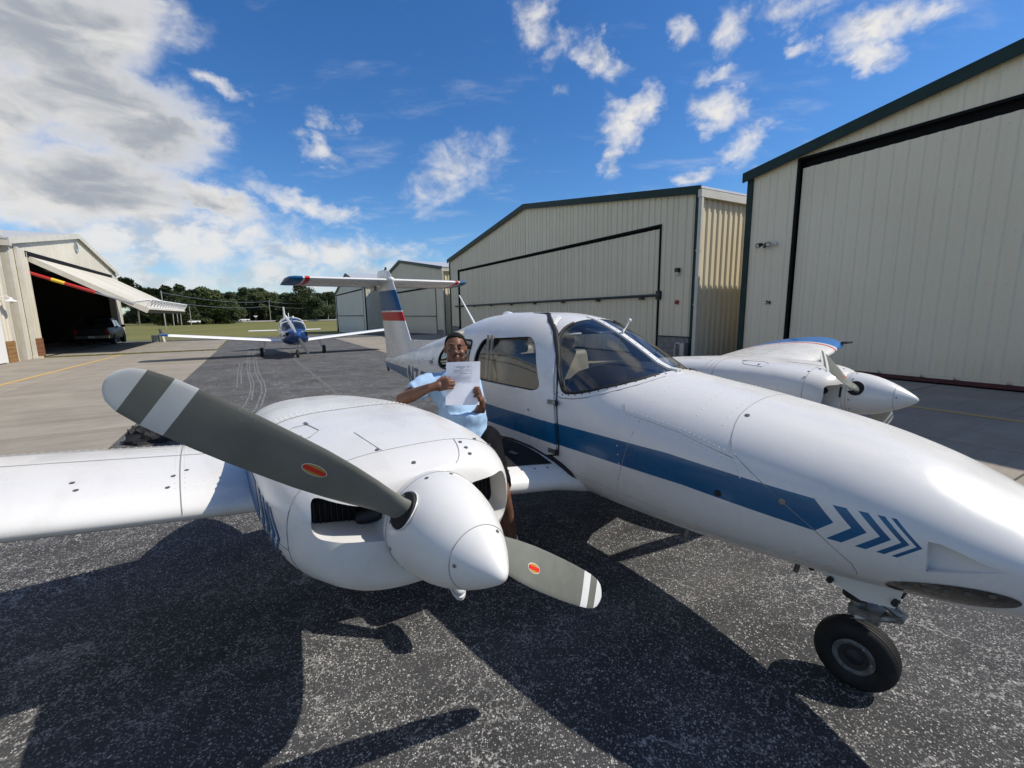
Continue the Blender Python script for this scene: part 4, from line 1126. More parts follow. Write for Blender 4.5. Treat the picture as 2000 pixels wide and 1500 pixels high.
mat('seal', (.008, .008, .009), .75)
mat('seam', (.25, .25, .24), .8)
mat('rivet_white', (.63, .62, .59), .4)
mat('screw', (.16, .16, .155), .4, .6)
mat('walkway_black', rough=.95, spec=.3, fn=mottled((.006, .006, .007), (.016, .016, .018), 30, .5, 300))
mat('stripe_blue', (.003, .085, .22), .45, spec=.3)
mat('stripe_red', (.46, .006, .016), .45, spec=.3)
mat('tip_blue', (.02, .16, .46), .3, coat=.35)
def blade_fn(t, b, tcn):
    co = tcn.outputs['Object']
    c = mix(smooth(nz(co, 6, 4), .3, .7), (.130, .135, .117), (.165, .168, .148))
    chip = smooth(V(vor(co, 60).outputs['Distance']), .16, .07) * smooth(nz(co, 7, 3), .60, .66)
    c = mix(chip * .6, c, (.36, .36, .34)); c = mix(smooth(nz(mapping(co, scale=(1, 6, 6)), 9, 4, .7), .56, .8, 0, .35), c, (.215, .215, .20))
    setc(t, b, c); setr(t, b, smooth(nz(co, 18, 3), .3, .7, .32, .5))
mat('blade_grey', rough=.40, spec=.45, fn=blade_fn)
mat('blade_white', rough=.38, fn=mottled((.60, .61, .59), (.68, .68, .66), 8))
mat('decal_gold', (.42, .24, .045), .4)
mat('decal_red', (.62, .02, .015), .4)
mat('lens_dark', rough=.12, coat=1.0, fn=mottled((.010, .010, .010), (.03, .03, .029), 14))
mat('gear_metal', rough=.4, metal=.7, fn=mottled((.14, .14, .135), (.35, .34, .32), 18))
mat('tyre', rough=.72, spec=.35, fn=mottled((.008, .008, .008), (.016, .016, .0155), 10, .15, 80))
mat('rim_paint', rough=.55, fn=mottled((.06, .06, .058), (.15, .147, .14), 22))
mat('ink_blue', (.010, .05, .14), .4)

def fuselage():
    xs = sorted(set([round(v, 3) for v in list(np.linspace(-5.62, -3, 24)) + list(np.linspace(-3, -.2, 60)) + list(np.linspace(-.2, 1.48, 42)) + [1.5, 1.52, 1.54, 1.555, 1.568, 1.578, 1.585]]))
    outer = fus_mesh(xs, 0, ['fuselage_paint', 'cabin_lining', 'seal'])
    cx = [v for v in xs if -2.95 < v < -.47]
    inner = fus_mesh(cx, -.028, ['fuselage_paint', 'cabin_lining', 'seal'], .80)
    for p in inner.polygons: p.material_index = 1
    me = boolean(outer, inner)
    WIN = fillet([(-2.03, 1.29), (-2.03, 1.50), (-1.97, 1.625), (-1.33, 1.665), (-1.24, 1.60), (-1.09, 1.33), (-1.17, 1.297)], .06)
    REAR = fillet([(-3.03, 1.40), (-2.90, 1.53), (-2.70, 1.585), (-2.18, 1.60), (-2.15, 1.30), (-2.90, 1.29), (-3.0, 1.32)], .06)
    WS = [(-.862, 1.322), (-.782, 1.332), (-.70, 1.352), (-.614, 1.381), (-.54, 1.405), (-.471, 1.431), (-.435, 1.455), (-.41, 1.52), (-.7, 1.75), (-1.0, 1.87), (-1.135, 1.87), (-1.137, 1.76), (-1.134, 1.72), (-1.112, 1.665), (-1.08, 1.61), (-1.044, 1.56), (-.98, 1.46), (-.925, 1.375), (-.895, 1.335)]
    ms = ('fuselage_paint', 'cabin_lining', 'seal')
    def cut(me, poly, lo, hi):
        c = prism_mesh(poly, lo, hi, 1, ms)
        for p in c.polygons: p.material_index = 2
        return boolean(me, c)
    me = cut(me, WS, -1.3, 1.3); me = cut(me, WIN, -1.3, 1.3); me = cut(me, REAR, -1.3, 1.3)
    # recessed wedge duct low on the right side of the nose
    bm = bmesh.new(); pl = [(.895, 1.012), (.899, .895), (.976, .920), (1.083, .961), (1.03, .975), (.981, .994), (.93, 1.012)]
    dep = lambda x: .040 * max(0, (1.083 - x) / .19)
    a = [bm.verts.new((x, -SY(x, z) - .05, z)) for x, z in pl]; b = [bm.verts.new((x, -SY(x, z) + dep(x), z)) for x, z in pl]
    bm.faces.new(a); bm.faces.new(b[::-1])
    for i in range(len(pl)): j = (i + 1) % len(pl); bm.faces.new((a[j], a[i], b[i], b[j]))
    bmesh.ops.triangulate(bm, faces=bm.faces); bmesh.ops.recalc_face_normals(bm, faces=bm.faces)
    cm_ = bpy.data.meshes.new('c'); bm.to_mesh(cm_); bm.free(); [cm_.materials.append(MATS[q]) for q in ms]
    me = boolean(me, cm_)
    me.name = 'fuselage'
    smooth_mesh(me, 38); fo = link('fuselage', me, TW)
    # glass: thin shell just under the skin, cut to each opening
    o1 = fus_mesh([v for v in xs if -3.1 < v < -.3], -.005, ['glass_clear'], n=84); o2 = fus_mesh([v for v in xs if -3.05 < v < -.35], -.0085, ['glass_clear'], n=84)
    thin = boolean(o1, o2)
    for nm, poly, rng in (('windshield_pane', WS, ((-1.3, -.012), (.012, 1.3))), ('door_window', WIN, ((-1.3, -.2), (.2, 1.3))), ('rear_window', REAR, ((-1.3, -.15), (.15, 1.3)))):
        for lo, hi in rng:
            g = boolean(thin.copy(), prism_mesh(poly, lo, hi, 1, ('glass_clear',)), 'INTERSECT')
            bm = bmesh.new(); bm.from_mesh(g); bm.normal_update()
            bad = [f for f in bm.faces if f.normal.dot(SN(*f.calc_center_median())) < .6]
            bmesh.ops.delete(bm, geom=bad, context='FACES'); bm.to_mesh(g); bm.free()
            smooth_mesh(g, 50); link(nm, g, TW)
    # window trims
    def trim(poly, r, m, sg, name, closed=True, o=.0):
        pts = [Vector((x, sg * (SY(x, z) + o), z)) for x, z in poly]
        if closed: pts = pts + [pts[0]]
        mb = MB(); mb.smooth = True; mb.tube(pts, r, 6, not closed); return mb.build(name, m, TW)
    for sg in (-1, 1):
        trim(WIN, .009, 'seal', sg, 'window_seal'); trim(REAR, .009, 'seal', sg, 'window_seal')
        w2 = [q for q in WS if q[1] < 1.462 or (q[0] < -.9 and q[1] < 1.77)]
        i = max(range(len(w2)), key=lambda k: w2[k][0]); w3 = w2[i + 1:] + w2[:i + 1]
        dense = []
        for p, q in zip(w3, w3[1:]):
            for t in (0, .5): dense.append((p[0] + (q[0] - p[0]) * t, p[1] + (q[1] - p[1]) * t))
        trim(dense + [w3[-1]], .010, 'seal', sg, 'windshield_seal', False)
    # centre post
    cr = [(-.40, 1.468)] + [(x, SZ(x, 0)) for x in np.linspace(-.47, -1.12, 9)] + [(-1.20, SZ(-1.2, 0))]
    mb = MB(); mb.smooth = True
    mb.rings([[(x, -.026, z - .006), (x, -.024, z + .007), (x, .024, z + .007), (x, .026, z - .006)] for x, z in cr]); cp = mb.build('centre_post', 'twin_white', TW, sharp=20)
    mb = MB()
    for i in range(12):
        x = -.46 - i * .058
        mb.ellipsoid((x, 0, SZ(x, 0) + .007), .0055, .0055, .003, nu=8, nv=4)
    s_ = mb.build('post_screws', 'screw', cp); s_['kind'] = 'stuff'
    # curved rail along the foot of the windshield, with screws
    foot = [(-.98, 1.315), (-.90, 1.285), (-.80, 1.292), (-.70, 1.312), (-.60, 1.345), (-.52, 1.375), (-.45, 1.405), (-.405, 1.43), (-.385, 1.447)]
    for sg in (-1, 1):
        pts = [Vector((x, sg * SY(x, z), z)) for x, z in foot]
        mb = MB(); mb.tube(pts, .0035, 5); fr = mb.build('windshield_rail', 'seam', TW)
        mb = MB()
        for p, q in zip(pts, pts[1:]):
            for t in (.25, .75):
                c = p * (1 - t) + q * t; c = Vector((c.x - .012, c.y * .985, c.z + .022)); c.y = sg * SY(c.x, c.z)
                mb.ellipsoid(c, .0055, .0055, .0055, nu=7, nv=4)
        s_ = mb.build('rail_screws', 'screw', fr); s_['kind'] = 'stuff'
    return xs, WIN
XS, WIN = fuselage()

# ---- cabin door on the right side, standing slightly proud with a dark gap at its leading edge
def door():
    P = fillet([(-1.40, 1.90), (-1.17, 1.70), (-1.03, 1.545), (-.945, 1.27), (-.905, .98), (-.915, .905), (-1.03, .872), (-1.80, .845), (-1.95, 1.0), (-2.10, 1.3), (-2.07, 1.62), (-1.98, 1.90)], .03, 3)
    xs = [v for v in XS if -2.4 < v < -.6]
    a = fus_mesh(xs, .016, ['fuselage_paint', 'seal']); b = fus_mesh([v for v in XS if -2.5 < v < -.5], .0025, ['seal', 'seal'])
    sh = boolean(a, b)
    sh = boolean(sh, prism_mesh(P, -1.3, -.20, 1, ('fuselage_paint',)), 'INTERSECT')
    sh = boolean(sh, prism_mesh(WIN, -1.3, 1.3, 1, ('fuselage_paint',)))
    sh.name = 'cabin_door'; smooth_mesh(sh, 38)
    d = link('cabin_door', sh, TW)
    # dark tube standing in for the gap's shade all along the edge, thicker along the leading edge where the door stands open a little
    lead = [(-1.75, -.2, 1.822), (-1.6, -.2, 1.822), (-1.424, -.204, 1.812), (-1.30, -.29, 1.765), (-1.166, -.361, 1.695), (-1.08, -.42, 1.62), (-1.010, -.470, 1.529), (-.96, -.52, 1.40), (-.925, -.557, 1.25)]
    mb = MB(); mb.smooth = True; mb.tube([Vector(p) for p in lead], [.006, .014, .024, .026, .023, .019, .014, .009, .006], 8); mb.build('door_gap_shade', 'seal', TW)
    low = [(-.925, 1.25), (-.905, 1.1), (-.892, .97), (-.902, .90), (-1.03, .865), (-1.4, .852), (-1.80, .838)]
    mb = MB(); mb.tube([Vector((x, -SY(x, z, .003), z)) for x, z in low], .0045, 6); mb.build('door_edge_gap', 'seal', TW)
    back = [(-1.80, .838), (-1.96, 1.0), (-2.11, 1.3), (-2.09, 1.55), (-2.05, 1.68), (-2.0, 1.76)]
    mb = MB(); mb.tube([Vector((x, -SY(x, z, .003), z)) for x, z in back] + [Vector((-1.9, -.21, SZ(-1.9, -.21))), Vector((-1.424, -.2, 1.813))], .0045, 6); mb.build('door_edge_gap', 'seal', TW)
    for x, z, w in ((-.93, 1.252, .085), (-.92, .925, .07)):
        mb = MB(); mb.box((x - .02, -SY(x, z) - .020, z), (w, .016, .028)); h_ = mb.build('hinge', 'gear_metal', d)
        mb = MB(); mb.tube([(x + .025, -SY(x, z) - .024, z - .018), (x + .025, -SY(x, z) - .024, z + .018)], .010, 8); mb.build('hinge_pin', 'seal', h_)
    mb = MB(); mb.ellipsoid((-1.20, -SY(-1.2, 1.16) - .018, 1.16), .008, .004, .008); mb.build('door_screw', 'screw', d)
door()

# ---- cabin interior seen through the glass
def interior():
    def rounded(lo, hi, name, m, parent, r=.04, M=None):
        bm = bmesh.new(); bmesh.ops.create_cube(bm, size=1)
        c = [(a + b) / 2 for a, b in zip(lo, hi)]; s = [b - a for a, b in zip(lo, hi)]
        for v in bm.verts: v.co = Vector((v.co.x * s[0], v.co.y * s[1], v.co.z * s[2]))
        bmesh.ops.bevel(bm, geom=bm.edges[:], offset=r, segments=3, affect='EDGES', profile=.6)
        if M is not None: bmesh.ops.transform(bm, matrix=M, verts=bm.verts)
        bmesh.ops.translate(bm, vec=c, verts=bm.verts)
        me = bpy.data.meshes.new(name); bm.to_mesh(me); bm.free(); me.materials.append(MATS[m]); smooth_mesh(me, 60)
        return link(name, me, parent)
    for x0 in (-1.42, -2.22):
        for y in (-.27, .27):
            s = rounded((x0 - .25, y - .22, .86), (x0 + .25, y + .22, 1.02), 'seat', 'leather', TW, .05)
            rounded((x0 - .34, y - .21, .98), (x0 - .20, y + .21, 1.50), 'seat_back', 'leather', s, .06, Matrix.Rotation(R(-10), 3, 'Y').to_4x4())
            rounded((x0 - .43, y - .13, 1.50), (x0 - .33, y + .13, 1.67), 'headrest', 'leather', s, .04)
    # panel and glareshield
    mb = MB(); mb.smooth = True
    rg_ = []
    for x, zt, w in ((-.475, 1.425, .36), (-.55, 1.432, .44), (-.68, 1.450, .48), (-.80, 1.462, .495), (-.90, 1.462, .50), (-.93, 1.452, .50)):
        rg_.append([(x, w, 1.18), (x, w, zt - .16), (x, w * .93, zt - .07), (x, w * .72, zt - .01), (x, w * .35, zt + .012), (x, 0, zt + .015), (x, -w * .35, zt + .012), (x, -w * .72, zt - .01), (x, -w * .93, zt - .07), (x, -w, zt - .16), (x, -w, 1.18)])
    mb.rings(rg_); gs = mb.build('glareshield', 'dark_trim', TW)
    mb = MB(); mb.box2((-.925, -.49, .95), (-.885, .49, 1.40)); ip = mb.build('instrument_panel', 'dark_trim', TW)
    for y in (-.25, .25):
        mb = MB(); mb.tube([(-.92, y, 1.22), (-1.10, y, 1.24)], .018, 8); yk = mb.build('control_column', 'dark_trim', ip)
        mb = MB(); mb.smooth = True; mb.tube([(-1.10, y + dy, 1.24 + dz) for dy, dz in ((-.13, .11), (-.15, .0), (-.08, -.03), (.08, -.03), (.15, 0), (.13, .11))], .017, 8); mb.build('control_wheel', 'dark_trim', yk)
    for sg in (-1, 1):
        rounded((-1.33, sg * .21 - .12, 1.685), (-1.17, sg * .21 + .12, 1.700), 'sun_visor', 'white_paint', TW, .008, Matrix.Rotation(R(12), 3, 'Y').to_4x4())
    rounded((-2.05, -.50, .985), (-1.35, -.44, 1.03), 'armrest', 'dark_trim', TW, .012)
    mb = MB(); mb.tube([(-2.05, -.40, 1.62), (-1.75, -.44, 1.3), (-1.6, -.4, 1.05)], .022, 6); mb.build('seat_belt', 'dark_trim', TW)
    mb = MB(); mb.tube([(-1.86, -.475, 1.66), (-1.88, -.50, 1.3)], .02, 6); mb.tube([(-1.80, -.478, 1.66), (-1.82, -.505, 1.3)], .014, 6); mb.build('curtain', 'leather', TW)
interior()

# ---- skin seams and rivets on the fuselage
def seams():
    def line(pts3, r=.0021, name='panel_seam', m='seam', both=False):
        mb = MB(); mb.tube(pts3, r, 5); return mb.build(name, m, TW)
    def P(x, z, sg=-1): return Vector((x, sg * SY(x, z), z))
    def Pt(x, y): return Vector((x, y, SZ(x, y)))
    nose = [(.166, 1.291), (.187, 1.231), (.217, 1.182), (.366, 1.085), (.567, .945), (.653, .872), (.690, .835), (.70, .80), (.70, .76)]
    hatch = [(.224, 1.162), (.09, 1.19), (-.053, 1.223), (-.23, 1.245), (-.406, 1.263), (-.46, 1.33)]
    for sg in (-1, 1):
        top = [Pt(.155, sg * y) for y in (0, .08, .16, .249, .32)] + [P(x, z, sg) for x, z in nose]
        dn = []
        for p, q in zip(top, top[1:]):
            dn += [p, (p + q) / 2]
        dn = [Vector((v.x, sg * SY(v.x, v.z), v.z)) if abs(v.y) > .3 else Vector((v.x, v.y, SZ(v.x, v.y))) for v in dn]
        line(dn, .0018)
        hp = []
        for (x0, z0), (x1, z1) in zip(hatch, hatch[1:]):
            for t in (0, .33, .66): hp.append(P(x0 + (x1 - x0) * t, z0 + (z1 - z0) * t, sg))
        line(hp)
        line([P(-.30 - .02 * k, 1.24 - .07 * k, sg) for k in range(8)], .0016)
        line([P(x, .80 - .02 * (x + .9), sg) for x in np.linspace(-.9, -.1, 10)], .0012)
        line([P(x, 1.30, sg) for x in np.linspace(-4.6, -3.0, 12)], .0016)
    # rivet rows
    mb = MB()
    def riv(p, r=.0042):
        n_ = SN(*p); u = n_.orthogonal().normalized(); w = n_.cross(u); b = mb.add([p + (u * math.cos(k * PI / 3) + w * math.sin(k * PI / 3)) * r for k in range(6)]); t = mb.add([p + n_ * r * .55])
        for k in range(6): mb.face((b + k, b + (k + 1) % 6, t))
    for sg in (-1, 1):
        for t in np.linspace(0, 1, 22):
            i = min(int(t * 4), 3); x0, z0 = hatch[i]; x1, z1 = hatch[i + 1]; u = t * 4 - i
            riv(P(x0 + (x1 - x0) * u, z0 + (z1 - z0) * u + .016, sg)); riv(P(x0 + (x1 - x0) * u, z0 + (z1 - z0) * u - .016, sg))
        for x in (-.28, -.02, .12):
            for y in np.linspace(.02, .40, 10): riv(Pt(x, sg * y))
        for k in range(16):
            riv(P(.62 - .055 * k, .80 - .001 * k, sg)); riv(P(.50 - .055 * k, .72, sg))
        for k in range(12):
            z = 1.28 - k * .05; riv(P(-.445 + .008 * k, z, sg)); 
            if k < 9: riv(P(.205 + .008 * k, 1.20 + .0 * k - k * .014, sg))
        for k in range(34): riv(P(-4.6 + .05 * k, 1.32, sg), .004)
    o = mb.build('fuselage_rivets', 'rivet_white', TW); o['kind'] = 'stuff'
    # small fittings on the right side
    for x, z, m, r in ((.18, .986, 'seal', .016), (.446, 1.029, 'gear_metal', .013), (.184, 1.33, 'screw', .012)):
        p = P(x, z); n_ = SN(*p); mb = MB(); mb.lathe([(-.004, r), (.002, r), (.003, r * .6)], p, n_, 14); mb.build('port_cap' if m == 'seal' else 'fastener', m, TW)
    # drain and vent stubs below the belly
    for x, y, l in ((-.10, -.30, .05), (.42, -.16, .07)):
        mb = MB(); mb.tube([(x, y, SZ(x, y) * 0 + sec(x)[0] + .03), (x - .02, y, sec(x)[0] - l)], .012, 8); mb.build('vent_tube', 'gear_metal', TW)
    # dark lens set into the chin
    mb = MB(); mb.smooth = True; ca, sa = math.cos(.275), math.sin(.275); ctr = mb.add([P(.954, .812) + SN(*P(.954, .812)) * .003]); prev = None
    for j in range(1, 6):
        row = []
        for k in range(28):
            a = 2 * PI * k / 28; u, v = .178 * math.cos(a) * j / 5, .047 * math.sin(a) * j / 5
            x, z = .954 + u * ca - v * sa, .812 + u * sa + v * ca
            p = P(x, max(z, sec(x)[0] + .004)); row.append(p + SN(*p) * .003)
        b = mb.add(row)
        for k in range(28):
            kk = (k + 1) % 28
            mb.face((ctr, b + k, b + kk) if prev is None else (prev + k, b + k, b + kk, prev + kk))
        prev = b
    ll = mb.build('chin_light_lens', 'lens_dark', TW)
    for k in range(5):
        x = .84 + k * .055; z = .832 + (x - .954) * .28; p = P(x, z); mb = MB(); mb.lathe([(0, .010), (.005, .010), (.006, .004)], p, SN(*p), 10); mb.build('lens_screw', 'screw', ll)
    # registration and maker's lettering
    def proj(v): return Vector((v.x, -SY(v.x, v.z) - .005, v.z))
    M = Matrix.Rotation(PI / 2, 4, 'X')
    def subdiv_text(body, size, x, z, m, name, sx=1.0, bold=0):
        o = text_mesh(body, size, Matrix.Translation((x, -.6, z)) @ M @ Matrix.Diagonal((sx, 1, 1, 1)), name, m, TW, bold=bold)
        bm = bmesh.new(); bm.from_mesh(o.data); bmesh.ops.triangulate(bm, faces=bm.faces)
        for it in range(2): bmesh.ops.subdivide_edges(bm, edges=[e for e in bm.edges if e.calc_length() > .03], cuts=1); bmesh.ops.triangulate(bm, faces=bm.faces)
        for v in bm.verts: v.co = proj(v.co)
        bm.to_mesh(o.data); bm.free(); return o
    for i, ch in enumerate('N771'):
        subdiv_text(ch, .335, -4.36 + .335 * i + (.05 if ch == '1' else 0), .935, 'ink_blue', 'registration', 1.2, .006)
    subdiv_text('PIPER', .060, -3.36, 1.285, 'ink_blue', 'maker_name', 1.0, .001)
    mb = MB(); mb.poly([proj(Vector(q)) for q in ((-3.27, 0, 1.335), (-3.24, 0, 1.335), (-3.255, 0, 1.37))]); mb.build('maker_emblem', 'ink_blue', TW)
seams()

# ---- wings
WSEC = [(.42,-.72,1.88,.712,.145),(.62,-.80,1.78,.742,.145),(1.0,-.84,1.72,.79,.145),(1.4,-.92,1.62,.842,.145),(2.3,-1.055,1.44,.965,.145),(3.1,-1.08,1.40,1.062,.145),(4.5,-1.115,1.25,1.235,.14),(5.1,-1.19,1.08,1.312,.13),(5.34,-1.36,.78,1.352,.10),(5.42,-1.55,.45,1.368,.06)]
WA = np.array(WSEC)
def wsec(y): return [float(np.interp(y, WA[:, 0], WA[:, k])) for k in range(1, 5)]
def af(u, th):
    t = 5 * th * (.2969 * math.sqrt(u) - .126 * u - .3516 * u * u + .2843 * u ** 3 - .1036 * u ** 4)
    c = .022 * (1 - ((u - .4) / .6) ** 2 if u > .4 else 1 - ((.4 - u) / .4) ** 2)
    return t, c
def wpt(y, u, up, o=0.0):
    xl, c, zl, th = wsec(abs(y)); t, cc = af(u, th)
    return Vector((xl - c * u, y, zl - c * .022 * u + c * (cc + (t if up else -t)) + (o if up else -o)))
UU = [0, .006, .02, .045, .08, .13, .2, .3, .42, .55, .68, .80, .90, .96, 1.0]
def wing(sg):
    ys = [.42, .62, .8, 1.0, 1.2, 1.4, 1.85, 2.3, 2.7, 3.1, 3.6, 4.1, 4.5, 4.8, 5.1, 5.25, 5.34, 5.39, 5.42]
    def shell(ys, name, m, parent, uu=UU):
        mb = MB(); mb.smooth = True
        mb.rings([[wpt(sg * y, u, True) for u in uu[::-1]] + [wpt(sg * y, u, False) for u in uu[1:]] for y in ys]); return mb.build(name, m, parent, sharp=50)
    w = shell([y for y in ys if y <= 4.5] + [4.62], 'wing', 'twin_white', TW)
    tipb = shell([4.74, 4.8, 4.95, 5.1, 5.18, 5.25, 5.3, 5.34, 5.37, 5.39, 5.42], 'wing_tip', 'tip_blue', w)
    shell([4.62, 4.67], 'tip_stripe', 'stripe_red', w); shell([4.67, 4.74], 'tip_gap', 'twin_white', w)
    mb = MB(); mb.box2((-1.20, sg * 5.1 - .1, 1.335), (-1.12, sg * 5.1 + .1, 1.36)); mb.build('navigation_light', 'dark_trim', w)
    # seams: the chordwise joint just outboard of the nacelle, spar line, flap and aileron gaps
    def ln(pts, r=.0026): mb = MB(); mb.tube(pts, r, 5); return mb.build('panel_seam', 'seam', w)
    ln([wpt(sg * 2.575, u, True, .0005) for u in UU])
    ln([wpt(sg * y, .40, True, .0005) for y in np.linspace(2.36, 4.6, 14)], .0020)
    ln([wpt(sg * y, .76, True, .0005) for y in np.linspace(2.36, 4.6, 14)], .0035)
    ln([wpt(sg * y, .70, True, .0005) for y in np.linspace(2.36, 4.6, 14)], .0016)
    ln([wpt(sg * 3.05, u, True, .0005) for u in UU if u >= .72] , .0035)
    # rivets and screws
    mb = MB()
    def riv(p, r=.0045):
        mb.ellipsoid(p, r, r, r * .5, nu=6, nv=3)
    for y in np.linspace(2.38, 4.5, 60): riv(wpt(sg * y, .80, True, .001)); riv(wpt(sg * y, .83, True, .001), .004)
    for u in np.linspace(.08, .72, 22):
        for dy in (-.018, .018): riv(wpt(sg * (2.575 + dy), u, True, .0005), .003)
    r_ = mb.build('wing_rivets', 'rivet_white', w); r_['kind'] = 'stuff'
    for y, u in ((2.92, .12), (2.94, .17), (2.60, .16), (2.62, .09), (2.55, .20)):
        p = wpt(sg * y, u, True, .0008); mb = MB(); mb.lathe([(0, .010), (.001, .010), (.0015, .006)], p, (0.1, 0, 1), 12); mb.build('screw', 'screw', w)
    # black walkway on the inner wing
    mb = MB(); uu = np.linspace(.075, .92, 12); yy = np.linspace(.60, 1.34, 6); idx = {}
    for i, y in enumerate(yy):
        for j, u in enumerate(uu): idx[i, j] = mb.add([wpt(sg * y, u, True, .0035)])
    for i in range(5):
        for j in range(11): mb.face((idx[i, j], idx[i + 1, j], idx[i + 1, j + 1], idx[i, j + 1]))
    wk = mb.build('walkway', 'walkway_black', w)
    if sg < 0:
        mb = MB()
        for y in np.linspace(.66, 1.34, 8):
            p = wpt(sg * y, .055, True, .001); mb.lathe([(0, .007), (.002, .007), (.003, .003)], p, (.3, 0, 1), 8)
        q = mb.build('leading_edge_screws', 'screw', w); q['kind'] = 'stuff'
        mb = MB(); p = wpt(sg * .78, .17, True, .006); mb.box(p, (.07, .035, .004)); mb.build('walkway_plate', 'gear_metal', wk)
    # dark rubber fairing where the wing root meets the fuselage
    pts = []
    for u in (.9, .7, .5, .35, .22, .12, .05, .02, .0): 
        p = wpt(sg * .57, u, True); pts.append(Vector((p.x, sg * (SY(p.x, p.z) + .004), p.z + .006)))
    for u in (.02, .06):
        p = wpt(sg * .57, u, False); pts.append(Vector((p.x, sg * (SY(p.x, max(p.z, .64)) + .004), p.z - .004)))
    mb = MB(); mb.smooth = True; mb.tube(pts, .020, 8); mb.build('root_seal', 'seal', w)
    # main gear
    mb = MB(); mb.smooth = True; mb.tube([(-1.93, sg * 1.60, .80), (-1.93, sg * 1.60, .26)], .045, 10); lg = mb.build('main_strut', 'gear_metal', TW)
    mb = MB(); mb.smooth = True; mb.lathe([(-.08, .1), (-.08, .16), (-.06, .20), (-.02, .215), (.02, .215), (.06, .20), (.08, .16), (.08, .1)], (-1.93, sg * 1.70, .215), (0, 1, 0), 28); wh = mb.build('main_wheel', 'tyre', lg)
    mb = MB(); mb.lathe([(-.07, .1), (.07, .1), (.06, .05)], (-1.93, sg * 1.70, .215), (0, sg, 0), 20); mb.build('wheel_rim', 'rim_paint', wh)
    mb = MB(); mb.box2((-2.1, sg * 1.53 - .012, .34), (-1.76, sg * 1.53 + .012, .76)); mb.build('gear_door', 'twin_white', lg)
    return w
for sg in (-1, 1): wing(sg)

# ---- nacelles
NST = [(-.080,.99,1.32,.165,1.155,2,2),(-.092,.95,1.325,.27,1.15,2.3,2.3),(-.11,.925,1.33,.315,1.14,2.5,2.2),(-.15,.895,1.343,.362,1.13,2.7,2.2),(-.22,.880,1.358,.402,1.12,2.9,2.15),(-.32,.855,1.370,.430,1.11,3.1,2.15),(-.5,.815,1.380,.452,1.11,3.3,2.2),(-.8,.765,1.382,.458,1.09,3.5,2.4),
 (-1.1,.72,1.374,.452,1.07,3.5,2.6),(-1.5,.71,1.345,.44,1.06,3.2,3),(-2.0,.75,1.29,.39,1.04,2.8,2.6),(-2.5,.82,1.17,.29,1.01,2.5,2.2),(-2.9,.89,1.06,.14,.98,2,2),(-3.05,.94,.98,.02,.96,2,2)]
NA_ = np.array(NST)
def nsec(x): return [pchip(-NA_[:, 0], NA_[:, k], -x) for k in range(1, 7)]
def NP(x, a, cy, o=0.0):
    zb, zt, w, zc, pt, pb = nsec(x); c, s_ = math.cos(a), math.sin(a); p = pt if s_ >= 0 else pb; hh = (zt - zc) if s_ >= 0 else (zc - zb)
    return Vector((x, cy + (w + o) * math.copysign(abs(c) ** (2 / p), c), zc + (hh + o) * math.copysign(abs(s_) ** (2 / p), s_)))
